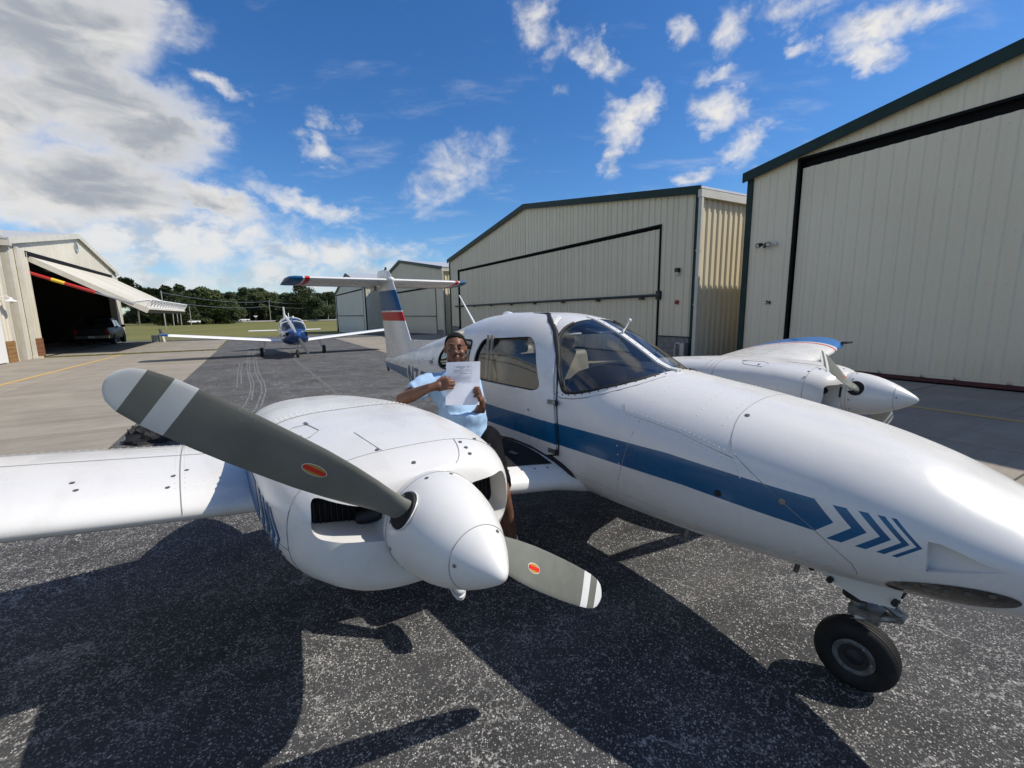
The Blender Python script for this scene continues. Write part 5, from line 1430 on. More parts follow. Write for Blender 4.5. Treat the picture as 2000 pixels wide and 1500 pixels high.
def nacelle(sg):
    cy = sg * E2
    xs = [-.080, -.086, -.092, -.10, -.11, -.13, -.15, -.18, -.22, -.27, -.32, -.4, -.5, -.65, -.8, -.95, -1.1, -1.3, -1.5, -1.75, -2.0, -2.25, -2.5, -2.7, -2.9, -3.05]
    mb = MB(); mb.smooth = True; mb.rings([[NP(x, 2 * PI * k / 72, cy) for k in range(72)] for x in xs])
    ob = mb.build('w', ['twin_white', 'black_gap']); me = ob.data; bpy.data.objects.remove(ob)
    bm = bmesh.new(); bm.from_mesh(me); bmesh.ops.recalc_face_normals(bm, faces=bm.faces); bm.to_mesh(me); bm.free()
    for s2 in (-1, 1):
        q = fillet([(cy + s2 * .120, 1.225), (cy + s2 * .365, 1.288), (cy + s2 * .378, 1.165), (cy + s2 * .150, 1.115)], .035, 5) if s2 == sg else fillet([(cy + s2 * .135, 1.245), (cy + s2 * .352, 1.245), (cy + s2 * .372, 1.055), (cy + s2 * .165, 1.02)], .045, 5)
        # tunnel that narrows and rises: front polygon, back polygon
        bm = bmesh.new(); f_, b_ = [], []
        for (y, z) in q:
            f_.append(bm.verts.new((.02, y, z))); b_.append(bm.verts.new((-.25, cy + (y - cy) * .95 + s2 * .0, z * .90 + (.125 if s2 == sg else .115))))
        bm.faces.new(f_); fb = bm.faces.new(b_[::-1])
        for i in range(len(q)): j = (i + 1) % len(q); bm.faces.new((f_[j], f_[i], b_[i], b_[j]))
        bmesh.ops.recalc_face_normals(bm, faces=bm.faces); fb.material_index = 1
        c = bpy.data.meshes.new('c'); bm.to_mesh(c); bm.free(); c.materials.append(MATS['twin_white']); c.materials.append(MATS['black_gap'])
        me = boolean(me, c)
    smooth_mesh(me, 42); me.name = 'nacelle'; nc = link('nacelle', me, TW)
    for s2 in (-1, 1):                                # dark engine fins and baffle inside the inlets
        mb = MB()
        for k in range(12): mb.box2((-.248, cy + s2 * (.14 + k * .018), 1.10), (-.243, cy + s2 * (.14 + k * .018) + .002, 1.24))
        q = mb.build('cooling_fins', 'dark_trim', nc); q['kind'] = 'stuff'
        mb = MB(); mb.smooth = True; mb.tube([(-.20, cy + s2 * .13, 1.17), (-.24, cy + s2 * .20, 1.15)], .026, 10); mb.build('engine_case', 'dark_trim', nc)
    def ring(x, a0, a1, r=.0017, m='seam', name='cowl_seam', n=40): mb = MB(); mb.tube([NP(x if not callable(x) else x(t), a0 + (a1 - a0) * t, cy, .0004) for t in np.linspace(0, 1, n)], r, 5); return mb.build(name, m, nc)
    ring(-.265, R(-35), R(215)); ring(-1.02, R(10), R(170), .003)
    mb = MB(); mb.tube([NP(x, R(72 if sg < 0 else 108), cy, .0004) for x in np.linspace(-.265, -.10, 10)], .0017, 5); mb.build('cowl_seam', 'seam', nc)
    mb = MB(); mb.tube([NP(x, R(96), cy, .0004) for x in np.linspace(-.265, -.52, 10)], .0014, 5); mb.build('cowl_seam', 'seam', nc)
    for s2 in (-1, 1):
        a = R(-4) if s2 > 0 else R(184)
        mb = MB(); mb.tube([NP(x, a, cy, .0004) for x in np.linspace(-.265, -1.9, 18)], .002, 5); mb.build('cowl_seam', 'seam', nc)
    mb = MB()
    for a in np.linspace(R(8), R(172), 44):
        for x in (-1.06, -1.12):
            p = NP(x, a, cy, .0002); mb.ellipsoid(p, .0045, .0045, .0038, nu=6, nv=4)
    q = mb.build('nacelle_rivets', 'rivet_white', nc); q['kind'] = 'stuff'
    for x, a in ((-.23, 69), (-.185, 66.5), (-.145, 64), (-.28, 97), (-.275, 55), (-.275, 38), (-.14, 92)):
        a2 = a if sg < 0 else 180 - a
        p = NP(x, R(a2), cy); q = NP(x - .01, R(a2), cy); mb = MB(); mb.lathe([(0, .0075), (.003, .0075), (.004, .004)], p, Vector((.25, 0, 1)), 10); mb.build('screw', 'screw', nc)
    # oil door on the top rear of the cowl
    mb = MB(); P_ = [NP(x, R(a), cy, .0006) for x, a in ((-.62, 128), (-.78, 124), (-.82, 116), (-.80, 108), (-.66, 106), (-.60, 113), (-.62, 128))]; mb.tube(P_, .0022, 5); od = mb.build('oil_door', 'seam', nc)
    mb = MB(); p = NP(-.66, R(118), cy, .001); mb.box(p, (.012, .05, .003)); mb.build('latch', 'screw', od)
    mb = MB(); p = NP(-.82, R(108), cy, .001); mb.box(p, (.05, .012, .004)); mb.build('latch', 'screw', od)
    # blue flashes and small red lettering on the outer face
    so = sg
    def face(x, z, o=.002):
        zb, zt, w, zc, pt, pb = nsec(x); qz = (z - zc) / (zt - zc) if z > zc else (zc - z) / (zc - zb); p = pt if z > zc else pb
        return Vector((x, cy + so * ((w + o) * max(1 - min(abs(qz), 1) ** p, 0) ** (1 / p)), z))
    for x0, x1 in ((-1.60, -.72), (-.66, -.60), (-.56, -.515), (-.485, -.455), (-.43, -.41)):
        mb = MB(); n = 8; zc_, hh = 1.11, .085
        low, top_, mid0, mid1 = [], [], [], []
        for zz in (zc_ - hh, zc_ - hh / 2, zc_, zc_ + hh / 2, zc_ + hh):
            dx = hh - abs(zz - zc_)
            seg = [face(x0 + (dx if x0 > -1.5 else 0) + (x1 + dx - x0 - (dx if x0 > -1.5 else 0)) * k / n, zz) for k in range(n + 1)]; low.append(mb.add(seg))
        for a, b in zip(low, low[1:]):
            for k in range(n): mb.face((a + k, a + k + 1, b + k + 1, b + k))
        mb.build('flash', 'stripe_blue', nc)
    mb = MB()
    for k in range(5):
        p = face(-.36, 1.05 - .0 * k - k * .022, .0025); mb.box(p, (.03, .002, .012))
    mb.build('cowl_lettering', 'black_ink', nc)
    # spinner, its tip cap and screws
    S = Vector((0, cy, 1.155)); X = Vector((1, 0, 0))
    mb = MB(); mb.smooth = True; mb.lathe([(-.078, .150), (-.078, .168), (-.05, .1695), (-.01, .168), (.04, .161), (.09, .150), (.14, .134), (.19, .1135), (.228, .095)], S, X, 56); sp = mb.build('spinner', 'twin_white', TW, sharp=45)
    mb = MB(); mb.smooth = True; mb.lathe([(.229, .0945), (.26, .078), (.29, .060), (.32, .040), (.338, .027), (.350, .016), (.356, .004)], S, X, 48); mb.build('spinner_tip', 'twin_white', sp, sharp=60)
    for d_, r_ in ((.2285, .0952), (-.052, .1698)):
        mb = MB(); mb.tube([S + X * d_ + Vector((0, math.cos(a), math.sin(a))) * r_ for a in np.linspace(0, 2 * PI, 57)], .0014, 5); mb.build('spinner_seam', 'seam', sp)
    for k in range(12):
        a = k * PI / 6 + .2
        mb = MB(); n_ = Vector((.06, math.cos(a), math.sin(a))); mb.lathe([(0, .0065), (.0018, .0065), (.0024, .003)], S + X * -.028 + Vector((0, math.cos(a), math.sin(a))) * .1685, n_, 8); mb.build('screw', 'screw', sp)
    for k in range(3):
        a = k * 2 * PI / 3 + .9
        mb = MB(); mb.lathe([(0, .0055), (.0018, .0055), (.0022, .002)], S + X * .245 + Vector((0, math.cos(a), math.sin(a))) * .0875, Vector((.6, math.cos(a), math.sin(a))), 8); mb.build('screw', 'screw', sp)
    mb = MB(); mb.smooth = True; mb.lathe([(-.005, .150), (.01, .150), (.01, .12)], S - X * .095, X, 40); mb.build('spinner_backplate', 'dark_trim', sp)
    # propeller
    b = -.639 if sg < 0 else -.400
    u0 = Vector((0, math.cos(b), math.sin(b))); tw = 1 if sg < 0 else -1
    for half in (-1, 1):
        rad = u0 * half; tan = X.cross(rad).normalized() * 1.0
        if sg > 0: tan = -tan
        # chordwise: leading edge forward
        rs = [.115, .15, .19, .24, .30, .38, .47, .56, .65, .72, .78, .7929, .7931, .8419, .8421, .8919, .8921, .905, .918, .927, .934, .938, .940]
        CH = [(.1, .088), (.16, .092), (.22, .104), (.30, .130), (.40, .150), (.5, .157), (.65, .155), (.75, .149), (.84, .137), (.89, .120), (.918, .092), (.932, .06), (.938, .032), (.94, .012)]
        TT = [(.1, .072), (.16, .058), (.24, .032), (.4, .020), (.7, .012), (.94, .004)]
        BE = [(.1, 46), (.25, 40), (.45, 30), (.7, 23), (.94, 19)]
        ip = lambda T, r: float(np.interp(r, [q[0] for q in T], [q[1] for q in T]))
        def ringr(r):
            c, t, be = ip(CH, r), ip(TT, r), R(ip(BE, r)); cd_ = tan * math.cos(be) * -1 + X * math.sin(be) * 1.0; nn = X * math.cos(be) + tan * math.sin(be)
            out = []
            rt_ = max(0, min(1, (r - .12) / .12))
            for k in range(20):
                a = 2 * PI * k / 20; cc = math.cos(a); ss = math.sin(a)
                ty = ss * (.5 if ss > 0 else .5 * (1 - rt_ * .8)) * t * (1 - rt_ * .25 * (1 - cc) )
                out.append(S + rad * r + cd_ * (c * .5 * cc) + nn * ty)
            return out
        mb = MB(); mb.smooth = True
        groups = [(0, 12, 0), (12, 14, 1), (14, 16, 0), (16, 23, 1)]
        prev = None
        for a, b_, m_ in groups:
            mb.mi = m_; mb.rings([ringr(r) for r in rs[a:b_]], True, a == 0, b_ == 23)
        bl = mb.build('propeller_blade', ['blade_grey', 'blade_white'], TW, sharp=50)
        # dark hole in the spinner round the blade root
        mb = MB(); mb.smooth = True; mb.lathe([(.10, .058), (.158, .058), (.1665, .055), (.1665, .03)], S + X * .004, rad, 26); mb.build('blade_opening', 'seal', sp)
        mb = MB(); mb.smooth = True; rr_ = []
        for k in range(27):
            a = 2 * PI * k / 26; q = rad * .0 + (X * math.cos(a) + rad.cross(X) * math.sin(a)) * .061
            w_ = q.dot(rad.cross(X)); rx = .168 if q.x < .0 else .168 - q.x * .09
            rr_.append(S + X * (q.x + .004) + rad.cross(X) * w_ + rad * math.sqrt(max(rx * rx - w_ * w_, 0)))
        mb.tube(rr_, .0025, 6, False); mb.build('opening_rim', 'twin_white', sp)
        # oval maker's badge on the front of the blade
        r0 = .463; c, be = ip(CH, r0), R(ip(BE, r0)); cd_ = tan * math.cos(be) * -1 + X * math.sin(be); nn = (X * math.cos(be) + tan * math.sin(be)).normalized()
        th = ip(TT, r0) * .5
        def bp_(u, v, o): 
            r = r0 + u; be_ = R(ip(BE, r)); cdv = tan * math.cos(be_) * -1 + X * math.sin(be_); nv = X * math.cos(be_) + tan * math.sin(be_)
            cc = max(-1, min(1, 2 * v / ip(CH, r))); ty = .5 * math.sqrt(1 - cc * cc) * ip(TT, r) * (1 - .25 * (1 - cc))
            return S + rad * r + cdv * v + nv * (ty + o)
        def oval(ru, rv, o, m, name, par, v0=.008, cut=None):
            mb = MB(); vs = []
            for k in range(28):
                a = 2 * PI * k / 28; u, v = ru * math.cos(a), rv * math.sin(a)
                if cut is not None: v = max(-cut, min(cut, v))
                vs.append(bp_(u, v + v0, o))
            cbase = mb.add([bp_(0, v0, o)]); b0_ = mb.add(vs)
            for k in range(28): mb.face((cbase, b0_ + k, b0_ + (k + 1) % 28))
            return mb.build(name, m, par)
        bd = oval(.036, .0185, .0012, 'blade_white', 'blade_badge', bl); oval(.0335, .0163, .0018, 'decal_gold', 'badge_field', bd); oval(.0335, .0163, .0024, 'decal_red', 'badge_band', bd, cut=.0068)
    return nc
for sg in (-1, 1): nacelle(sg)

# ---- tail
def tail():
    FS = [(1.10, -4.36, -5.60, .060), (1.30, -4.50, -5.615, .058), (1.475, -4.617, -5.64, .054), (1.75, -4.80, -5.70, .050), (2.0, -4.97, -5.76, .046), (2.25, -5.14, -5.815, .042), (2.40, -5.245, -5.84, .036), (2.47, -5.33, -5.83, .026), (2.50, -5.46, -5.79, .012)]
    FA = np.array(FS)
    fs = lambda z: [float(np.interp(z, FA[:, 0], FA[:, k])) for k in (1, 2, 3)]
    def ringf(z, u0, u1):
        xl, xt, hw = fs(z); c = xl - xt; us = [u0 + (u1 - u0) * k / 9 for k in range(10)]
        prof = lambda u: hw * 1.75 * (math.sqrt(max(u, 0)) * 1.48 * (1 - u) ** .85 + .02 * (1 - u)) * .95
        return [(xl - c * u, prof(u), z) for u in us] + [(xl - c * u, -prof(u) - .0003, z) for u in us[::-1]]
    zs = [1.10, 1.30, 1.475, 1.74, 1.742, 1.80, 1.868, 1.87, 1.888, 1.89, 2.0, 2.1, 2.185, 2.187, 2.25, 2.33, 2.40, 2.44, 2.47, 2.49, 2.50]
    def mi(z0): return 2 if 1.741 < z0 < 1.867 else 1 if 1.889 < z0 < 2.185 else 0
    def surf(u0, u1, name, parent):
        mb = MB(); mb.smooth = True
        for a, b in zip(zs, zs[1:]):
            mb.mi = mi((a + b) / 2); mb.rings([ringf(a, u0, u1), ringf(b, u0, u1)], True, a == zs[0], b == zs[-1])
        return mb.build(name, ['twin_white', 'stripe_blue', 'stripe_red'], parent, sharp=50)
    fin = surf(0, .66, 'fin', TW); surf(.665, 1.0, 'rudder', TW)
    mb = MB(); mb.smooth = True; mb.rings([[(x, .022 * k, SZ(x, 0) - .04), (x, .016 * k, z), (x, -.016 * k, z), (x, -.022 * k, SZ(x, 0) - .04)] for x, z, k in ((-3.62, SZ(-3.62, 0), .4), (-4.0, 1.50, .9), (-4.36, 1.49, 1), (-4.66, 1.482, 1.0))]); mb.build('dorsal_fin', 'twin_white', TW)
    mb = MB(); mb.smooth = True; mb.tube([(-5.45, 0, 2.49), (-5.45, 0, 2.535)], [.022, .012], 10); mb.build('beacon', 'seal', fin)
    def stab(sg):
        def rg_(y, xl, c, th, zl):
            return [Vector((xl - c * u, sg * y, zl - .055 * u + c * (af(u, th)[0]))) for u in UU[::-1]] + [Vector((xl - c * u, sg * y, zl - .055 * u - c * (af(u, th)[0]))) for u in UU[1:]]
        def piece(ys, name, m, parent):
            mb = MB(); mb.smooth = True; mb.rings([rg_(y, *q) for y, q in ys]); return mb.build(name, m, parent, sharp=50)
        base = lambda y: (-5.27 - .03 * y, .90, .10, 2.335)
        s = piece([(y, base(y)) for y in (.03, .3, .7, 1.10)], 'stabilator', 'twin_white', TW)
        piece([(y, base(y)) for y in (1.102, 1.16)], 'tip_stripe', 'stripe_red', s); piece([(y, base(y)) for y in (1.162, 1.185)], 'tip_gap', 'twin_white', s)
        piece([(1.187, base(1.187)), (1.27, (-5.31, .885, .10, 2.335)), (1.33, (-5.35, .80, .09, 2.335)), (1.36, (-5.43, .62, .06, 2.335)), (1.37, (-5.55, .35, .04, 2.335))], 'stabilator_tip', 'stripe_blue', s)
        mb = MB(); mb.tube([Vector((-5.27 - .75, sg * y, 2.335 - .055 * .83 - .022)) for y in (.12, 1.08)], .003, 5); mb.build('tab_seam', 'seam', s)
        mb = MB(); mb.box2((-5.95, sg * .06 - .02, 2.20), (-5.78, sg * .06 + .02, 2.30)); mb.build('hinge_bracket', 'gear_metal', s)
    stab(-1); stab(1)
    mb = MB(); mb.smooth = True; mb.ellipsoid((-5.28, 0, 2.335), .10, .055, .05); mb.build('fin_fairing', 'twin_white', fin)
    mb = MB(); mb.tube([(-2.86, 0, 1.70), (-3.204, 0, 2.034)], [.011, .006], 8); mb.build('whip_antenna', 'white_paint', TW)
    mb = MB(); mb.smooth = True; mb.ellipsoid((-2.2, -.05, 1.83), .07, .03, .018); mb.build('roof_fairing', 'white_paint', TW)
    mb = MB(); mb.tube([(-.90, .03, 1.66), (-.871, .02, 1.705), (-.81, .0, 1.768)], [.006, .010, .007], 8); pr = mb.build('temperature_probe', 'chrome', TW)
    mb = MB(); mb.ellipsoid((-.805, 0, 1.775), .012, .012, .012); mb.build('probe_tip', 'white_paint', pr)
    mb = MB(); mb.smooth = True; mb.ellipsoid((-5.57, 0, 1.02), .05, .02, .07); mb.build('tail_cone', 'seal', TW)
tail()

# ---- nose gear
def nose_gear():
    cx_, r = .624, .172
    M = Matrix.Rotation(R(6), 3, 'Z'); ax = M @ Vector((0, 1, 0)); fw = M @ Vector((1, 0, 0)); c = Vector((cx_, .028, r))
    mb = MB(); mb.smooth = True; mb.lathe([(d * .94, q * r / .19) for d, q in [(.02, .055), (-.04, .085), (-.058, .105), (-.066, .135), (-.062, .16), (-.050, .178), (-.040, .184), (-.0385, .181), (-.036, .181), (-.0345, .1855), (-.024, .1885), (-.0225, .185), (-.02, .185), (-.0185, .1895), (-.008, .190), (-.0065, .187), (-.004, .187), (-.0025, .190),
        (.0025, .190), (.004, .187), (.0065, .187), (.008, .190), (.0185, .1895), (.02, .185), (.0225, .185), (.024, .1885), (.0345, .1855), (.036, .181), (.0385, .181), (.040, .184), (.050, .178), (.062, .16), (.066, .135), (.058, .105), (.04, .085), (-.02, .055)]], c, ax, 56, True)
    st = None
    mbs = MB(); mbs.smooth = True; mbs.tube([(cx_ - .05, 0, .74), (cx_ - .02, 0, .50)], .040, 14); st = mbs.build('nose_strut', 'gear_metal', TW)
    wh = mb.build('nose_wheel', 'tyre', st, sharp=55)
    for sg in (-1, 1):
        mb = MB(); mb.smooth = True; mb.lathe([(.030, .088), (.052, .086), (.056, .078), (.050, .062), (.030, .055), (.028, .03), (.045, .026), (.05, .01)], c, ax * sg, 36); rm = mb.build('wheel_rim', 'rim_paint', wh, sharp=40)
        mb = MB(); mb.lathe([(.0, .062), (.052, .062), (.050, .04), (.044, .036), (.05, .02), (.055, .006)], c, ax * sg, 24); mb.build('hub', 'dark_trim', rm)
        for k in range(6):
            a = k * PI / 3; u = (fw * math.cos(a) + Vector((0, 0, 1)) * math.sin(a)); mb = MB(); mb.lathe([(0, .006), (.008, .006), (.009, .003)], c + ax * sg * .050 + u * .071, ax * sg, 8); mb.build('bolt', 'gear_metal', rm)
        mb = MB(); p = c + ax * sg * .085; mb.tube([p + Vector((0, 0, 0)), p + Vector((-.005, 0, .16)), c + ax * sg * .05 + Vector((-.01, 0, .265)), c + Vector((-.01, 0, .29))], [.020, .022, .026, .030], 8); mb.build('fork_leg', 'gear_metal', st) if sg > 0 else None
    mb = MB(); mb.smooth = True; mb.tube([c + Vector((-.012, 0, .255)), (cx_ - .02, 0, .53)], .030, 12); mb.build('oleo_piston', 'chrome', st)
    mb = MB(); mb.smooth = True; mb.tube([(cx_ - .02, 0, .56), (cx_ - .02, 0, .475)], .052, 14); mb.build('strut_collar', 'dark_trim', st)
    # torque links ahead of the strut
    for z0, z1 in ((.565, .470), (.395, .455)):
        for sg in (-1, 1):
            mb = MB(); mb.tube([(cx_ + .0, sg * .045, z0), (cx_ + .155, sg * .012, z1)], .014, 6); mb.build('torque_link', 'gear_metal', st)
    mb = MB(); mb.tube([(cx_ + .155, -.035, .462), (cx_ + .155, .035, .462)], .016, 8); mb.build('link_pin', 'gear_metal', st)
    mb = MB(); mb.box((cx_ + .03, 0, .425), (.12, .10, .05)); mb.build('axle_block', 'gear_metal', st)
    mb = MB(); mb.tube([(cx_ - .10, .07, .60), (cx_ - .02, .06, .50)], .018, 8); mb.build('steering_arm', 'dark_trim', st)
    # open doors either side of the well
    for sg in (-1, 1):
        mb = MB(); o = .008
        pl = [(.40, .665), (.81, .70), (.785, .585), (.67, .560), (.54, .595)]
        mb.rings([[(x, sg * (.150 + (z - .66) * -.15), z) for x, z in pl], [(x, sg * (.158 + (z - .66) * -.15), z) for x, z in pl]]); dd = mb.build('nose_gear_door', 'twin_white', TW)
        for x, z in ((.475, .625), (.55, .600), (.785, .615)):
            mb = MB(); mb.tube([(x, sg * .15, z), (x, sg * .19, z)], .013, 8); mb.build('door_fitting', 'dark_trim', dd)
    mb = MB(); mb.box2((.32, -.14, .625), (.80, .14, .66)); mb.build('wheel_well', 'seal', TW)
nose_gear()
# ------------------------------------------------------------------ the person sitting on the wing root, holding up a sheet of paper
def skin_fn(t, b, tcn):
    co = tcn.outputs['Object']
    v = nz(co, 14, 4, .6); w = nz(co, 70, 3)
    c = mix(smooth(v, .3, .7), (.122, .055, .033), (.176, .082, .049))
    setc(t, b, c); setr(t, b, smooth(w, .3, .7, .36, .52)); setbump(t, b, nz(co, 160, 2), .08, .002)
mat('skin', rough=.5, spec=.3, fn=skin_fn)
mat('lip', rough=.62, spec=.25, fn=mottled((.115, .042, .035), (.15, .056, .045), 40))
mat('eye_white', (.36, .33, .31), .4)
mat('tooth', (.55, .53, .48), .4)
mat('hair_black', rough=.85, spec=.2, fn=mottled((.004, .004, .004), (.010, .009, .008), 90, .9, 260))
mat('shirt_blue', rough=.88, spec=.2, fn=mottled((.32, .475, .65), (.37, .52, .69), 6, .3, 220))
mat('undershirt', (.02, .022, .03), .9)
mat('shorts_black', rough=.95, spec=.08, fn=mottled((.005, .005, .006), (.010, .010, .012), 12, .3, 120))
mat('shoe_white', rough=.6, fn=mottled((.52, .51, .49), (.66, .65, .63), 12))
mat('sole', (.60, .59, .57), .7)
def paper_fn(t, b, tcn):
    co = tcn.outputs['Object']
    setc(t, b, mix(smooth(nz(co, 20, 3), .4, .7), (.80, .80, .83), (.76, .76, .80)))
    setbump(t, b, nz(co, 11, 3), .18, .01)
mat('paper', rough=.8, fn=paper_fn)
mat('print_grey', (.20, .20, .23), .8)

PB = A(-1.28, -1.02, .93)
PS = thing('person', 'young man in light blue t-shirt and black shorts, smiling over a held white sheet', 'person', PB)
PM = Matrix.Translation(PB).inverted()
def Lp(x, y, z): return PM @ A(x, y, z)           # aircraft coordinates to the person's own frame
def cap(mb, pts, rs, n=14):
    """a limb: tapered tube with rounded ends and joints"""
    pts = [Vector(p) for p in pts]
    mb.tube(pts, rs, n)
    for p, r in zip(pts, rs): mb.ellipsoid(p, r, r, r, nu=n, nv=8)
def remesh(mb, name, m, vox, sm=6, lam=.5, disp=None):
    o = mb.build('w', m, None)
    md = o.modifiers.new('r', 'REMESH'); md.mode = 'VOXEL'; md.voxel_size = vox; md.use_smooth_shade = True
    s_ = o.modifiers.new('s', 'SMOOTH'); s_.iterations = sm; s_.factor = lam
    me = evaluated(o, name)
    if disp:
        ns = [v.normal.copy() for v in me.vertices]
        for v, n_ in zip(me.vertices, ns): v.co += n_ * disp(v.co)
    me.materials.clear(); me.materials.append(MATS[m])
    me.polygons.foreach_set('use_smooth', [True] * len(me.polygons)); me.update()
    return link(name, me, PS)
J = dict(pelvis=Lp(-1.28, -1.035, 1.02), waist=Lp(-1.35, -1.055, 1.16), chest=Lp(-1.42, -1.06, 1.30), neck=Lp(-1.42, -1.03, 1.425), head=Lp(-1.435, -1.02, 1.597),
    shR=Lp(-1.475, -1.195, 1.385), shL=Lp(-1.40, -.925, 1.375), elR=Lp(-1.475, -1.40, 1.295), wrR=Lp(-1.285, -1.290, 1.385), elL=Lp(-1.275, -.955, 1.14), wrL=Lp(-1.145, -1.005, 1.255),
    hipR=Lp(-1.24, -1.12, 1.0), hipL=Lp(-1.20, -.93, 1.0), kneeR=Lp(-.84, -1.30, .96), kneeL=Lp(-.785, -1.11, .81), anR=Lp(-.845, -1.395, .495), anL=Lp(-.97, -.905, .385))
# head frame: looks at the camera, a little down and to the side
camL = PM @ Vector((0, 0, CAMH - .08))
fdir = (camL - J['head']).normalized(); side = fdir.cross(Vector((0, 0, 1))).normalized(); upv = side.cross(fdir).normalized()
upv = (upv + side * -.03).normalized(); side = fdir.cross(upv).normalized()
HM = Matrix((side, fdir, upv)).transposed()          # columns: his left... image right, forward, up
K = .925
def Hd(r, f, u): return J['head'] + HM @ (Vector((r, f, u)) * K)
mb = MB()
def he(r, f, u, a, b, c): mb.ellipsoid(Hd(r, f, u), a * K, b * K, c * K, HM, 18, 12)
he(0, -.010, .038, .074, .094, .078)               # cranium
he(0, .012, .000, .068, .078, .075)                # face
he(0, .030, -.045, .058, .052, .058)               # jaw
he(0, .052, -.083, .030, .026, .024)               # chin
he(0, .078, .035, .050, .014, .014)                # brow
for s_ in (-1, 1):
    he(s_ * .040, .058, -.022, .026, .026, .024)   # cheek
    he(s_ * .047, .030, -.062, .020, .036, .026)   # jaw corner
    he(s_ * .077, -.006, .000, .009, .020, .032)   # ear
    he(s_ * .0145, .098, -.022, .0125, .012, .010) # nostril
he(0, .092, .004, .0105, .014, .026); he(0, .102, -.016, .0145, .017, .0125)    # nose
he(0, .078, -.050, .028, .016, .016)               # mouth mound
cap(mb, [J['neck'] + Vector((0, 0, -.05)), J['neck'] + Vector((0, 0, .02)), Hd(0, -.02, -.06)], [.068, .058, .055])
cap(mb, [J['chest'] + Vector((0, 0, .03)), J['neck'] + Vector((0, 0, -.03))], [.10, .075])
cap(mb, [J['shR'] + Vector((0, 0, -.01)), J['shR'].lerp(J['elR'], .45), J['elR']], [.056, .050, .040])
cap(mb, [J['elR'], J['elR'].lerp(J['wrR'], .35), J['wrR']], [.041, .043, .027])
cap(mb, [J['shL'] + Vector((0, 0, -.01)), J['shL'].lerp(J['elL'], .45), J['elL']], [.056, .049, .040])
cap(mb, [J['elL'], J['elL'].lerp(J['wrL'], .35), J['wrL']], [.041, .043, .027])
cap(mb, [J['hipR'], J['kneeR']], [.085, .060]); cap(mb, [J['hipL'], J['kneeL']], [.085, .060])
cap(mb, [J['kneeR'], J['kneeR'].lerp(J['anR'], .33), J['anR']], [.058, .054, .036]); cap(mb, [J['kneeL'], J['kneeL'].lerp(J['anL'], .33), J['anL']], [.058, .054, .036])
cap(mb, [J['pelvis'], J['waist'], J['chest']], [.12, .105, .115])
# hands: palm, four unequal curled fingers and a thumb from the side of the palm, closed on the paper's edges
ptl, ptr, pbr, pbl = Lp(-1.266, -1.178, 1.535), Lp(-1.143, -1.004, 1.539), Lp(-1.110, -1.040, 1.270), Lp(-1.230, -1.213, 1.272)
PX = ((ptr - ptl) + (pbr - pbl)).normalized(); PY = ((ptl - pbl) + (ptr - pbr)).normalized(); PNV = PX.cross(PY).normalized()
if PNV.dot(camL - ptl) < 0: PNV = -PNV
def hand(wr, edge, inward, fing_dir, spread, thumb_up):
    """wr wrist; edge: pinch point on the paper; inward: direction onto the sheet; fingers curl in front of the sheet"""
    palm = wr.lerp(edge, .55) - PNV * .004
    ax = (edge - wr).normalized(); nrm = PNV; sp = spread
    cap(mb, [wr, palm - ax * .008], [.026, .031], 10)
    for k in range(4):
        o = (k - 1.5) * .0195; kn = palm + sp * o + ax * (.030 - abs(k - 1.2) * .003) + nrm * .012
        l = (.034, .038, .036, .029)[k]
        p1 = kn + (ax * .75 + nrm * .45).normalized() * l
        p2 = p1 + (inward * .8 - nrm * .35 + ax * .1).normalized() * l * .75
        p3 = p2 + (inward * .35 - nrm * .9).normalized() * l * .45
        cap(mb, [palm + sp * o * .8, kn, p1, p2, p3], [.0145, .0112, .0098, .0090, .0080], 8)
    t0 = palm + thumb_up * .026 - ax * .008; t1 = t0 + (thumb_up * .55 + ax * .75 - nrm * .1).normalized() * .034; t2 = t1 + (ax * .5 + inward * .8).normalized() * .030
    cap(mb, [palm, t0, t1, t2], [.016, .0145, .0115, .0100], 8)
eR = pbl.lerp(ptl, .50) + PX * .006; eL = pbr.lerp(ptr, .28) - PX * .004
hand(J['wrR'], eR, PX, None, PY, PY)
hand(J['wrL'], eL, -PX, None, PY, -PX * .6 + PY * .5)
body = remesh(mb, 'body', 'skin', .0048, 3, .5)
# eyes, brows, lips, teeth
for s_ in (-1, 1):
    mb = MB(); mb.smooth = True; mb.ellipsoid(Hd(s_ * .031, .0755, .012), .0130, .009, .0052, HM, 14, 8); e = mb.build('eye', 'eye_white', body)
    mb = MB(); mb.smooth = True; mb.ellipsoid(Hd(s_ * .031 + .002, .0842, .0118), .0064, .0035, .0064, HM, 12, 8); mb.build('iris', 'hair_black', e)
    mb = MB(); mb.smooth = True; mb.tube([Hd(s_ * .015, .089, .0325), Hd(s_ * .033, .086, .0385), Hd(s_ * .050, .072, .031)], [.0042, .0045, .0028], 6); mb.build('eyebrow', 'hair_black', body)
    mb = MB(); mb.smooth = True; mb.tube([Hd(s_ * .015, .0815, .014), Hd(s_ * .031, .0868, .0195), Hd(s_ * .047, .0755, .014)], [.0028, .0036, .0026], 6); mb.build('eyelid', 'skin', body)
mb = MB(); mb.smooth = True; mb.tube([Hd(-.030, .0785, -.0480), Hd(-.014, .0915, -.0515), Hd(0, .0945, -.0520), Hd(.014, .0915, -.0515), Hd(.030, .0785, -.0480)], [.003, .0055, .006, .0055, .003], 8); mb.build('upper_lip', 'lip', body)
mb = MB(); mb.smooth = True; mb.tube([Hd(-.028, .0780, -.0500), Hd(-.014, .0895, -.0620), Hd(0, .0925, -.0650), Hd(.014, .0895, -.0620), Hd(.028, .0780, -.0500)], [.003, .0065, .008, .0065, .003], 8); mb.build('lower_lip', 'lip', body)
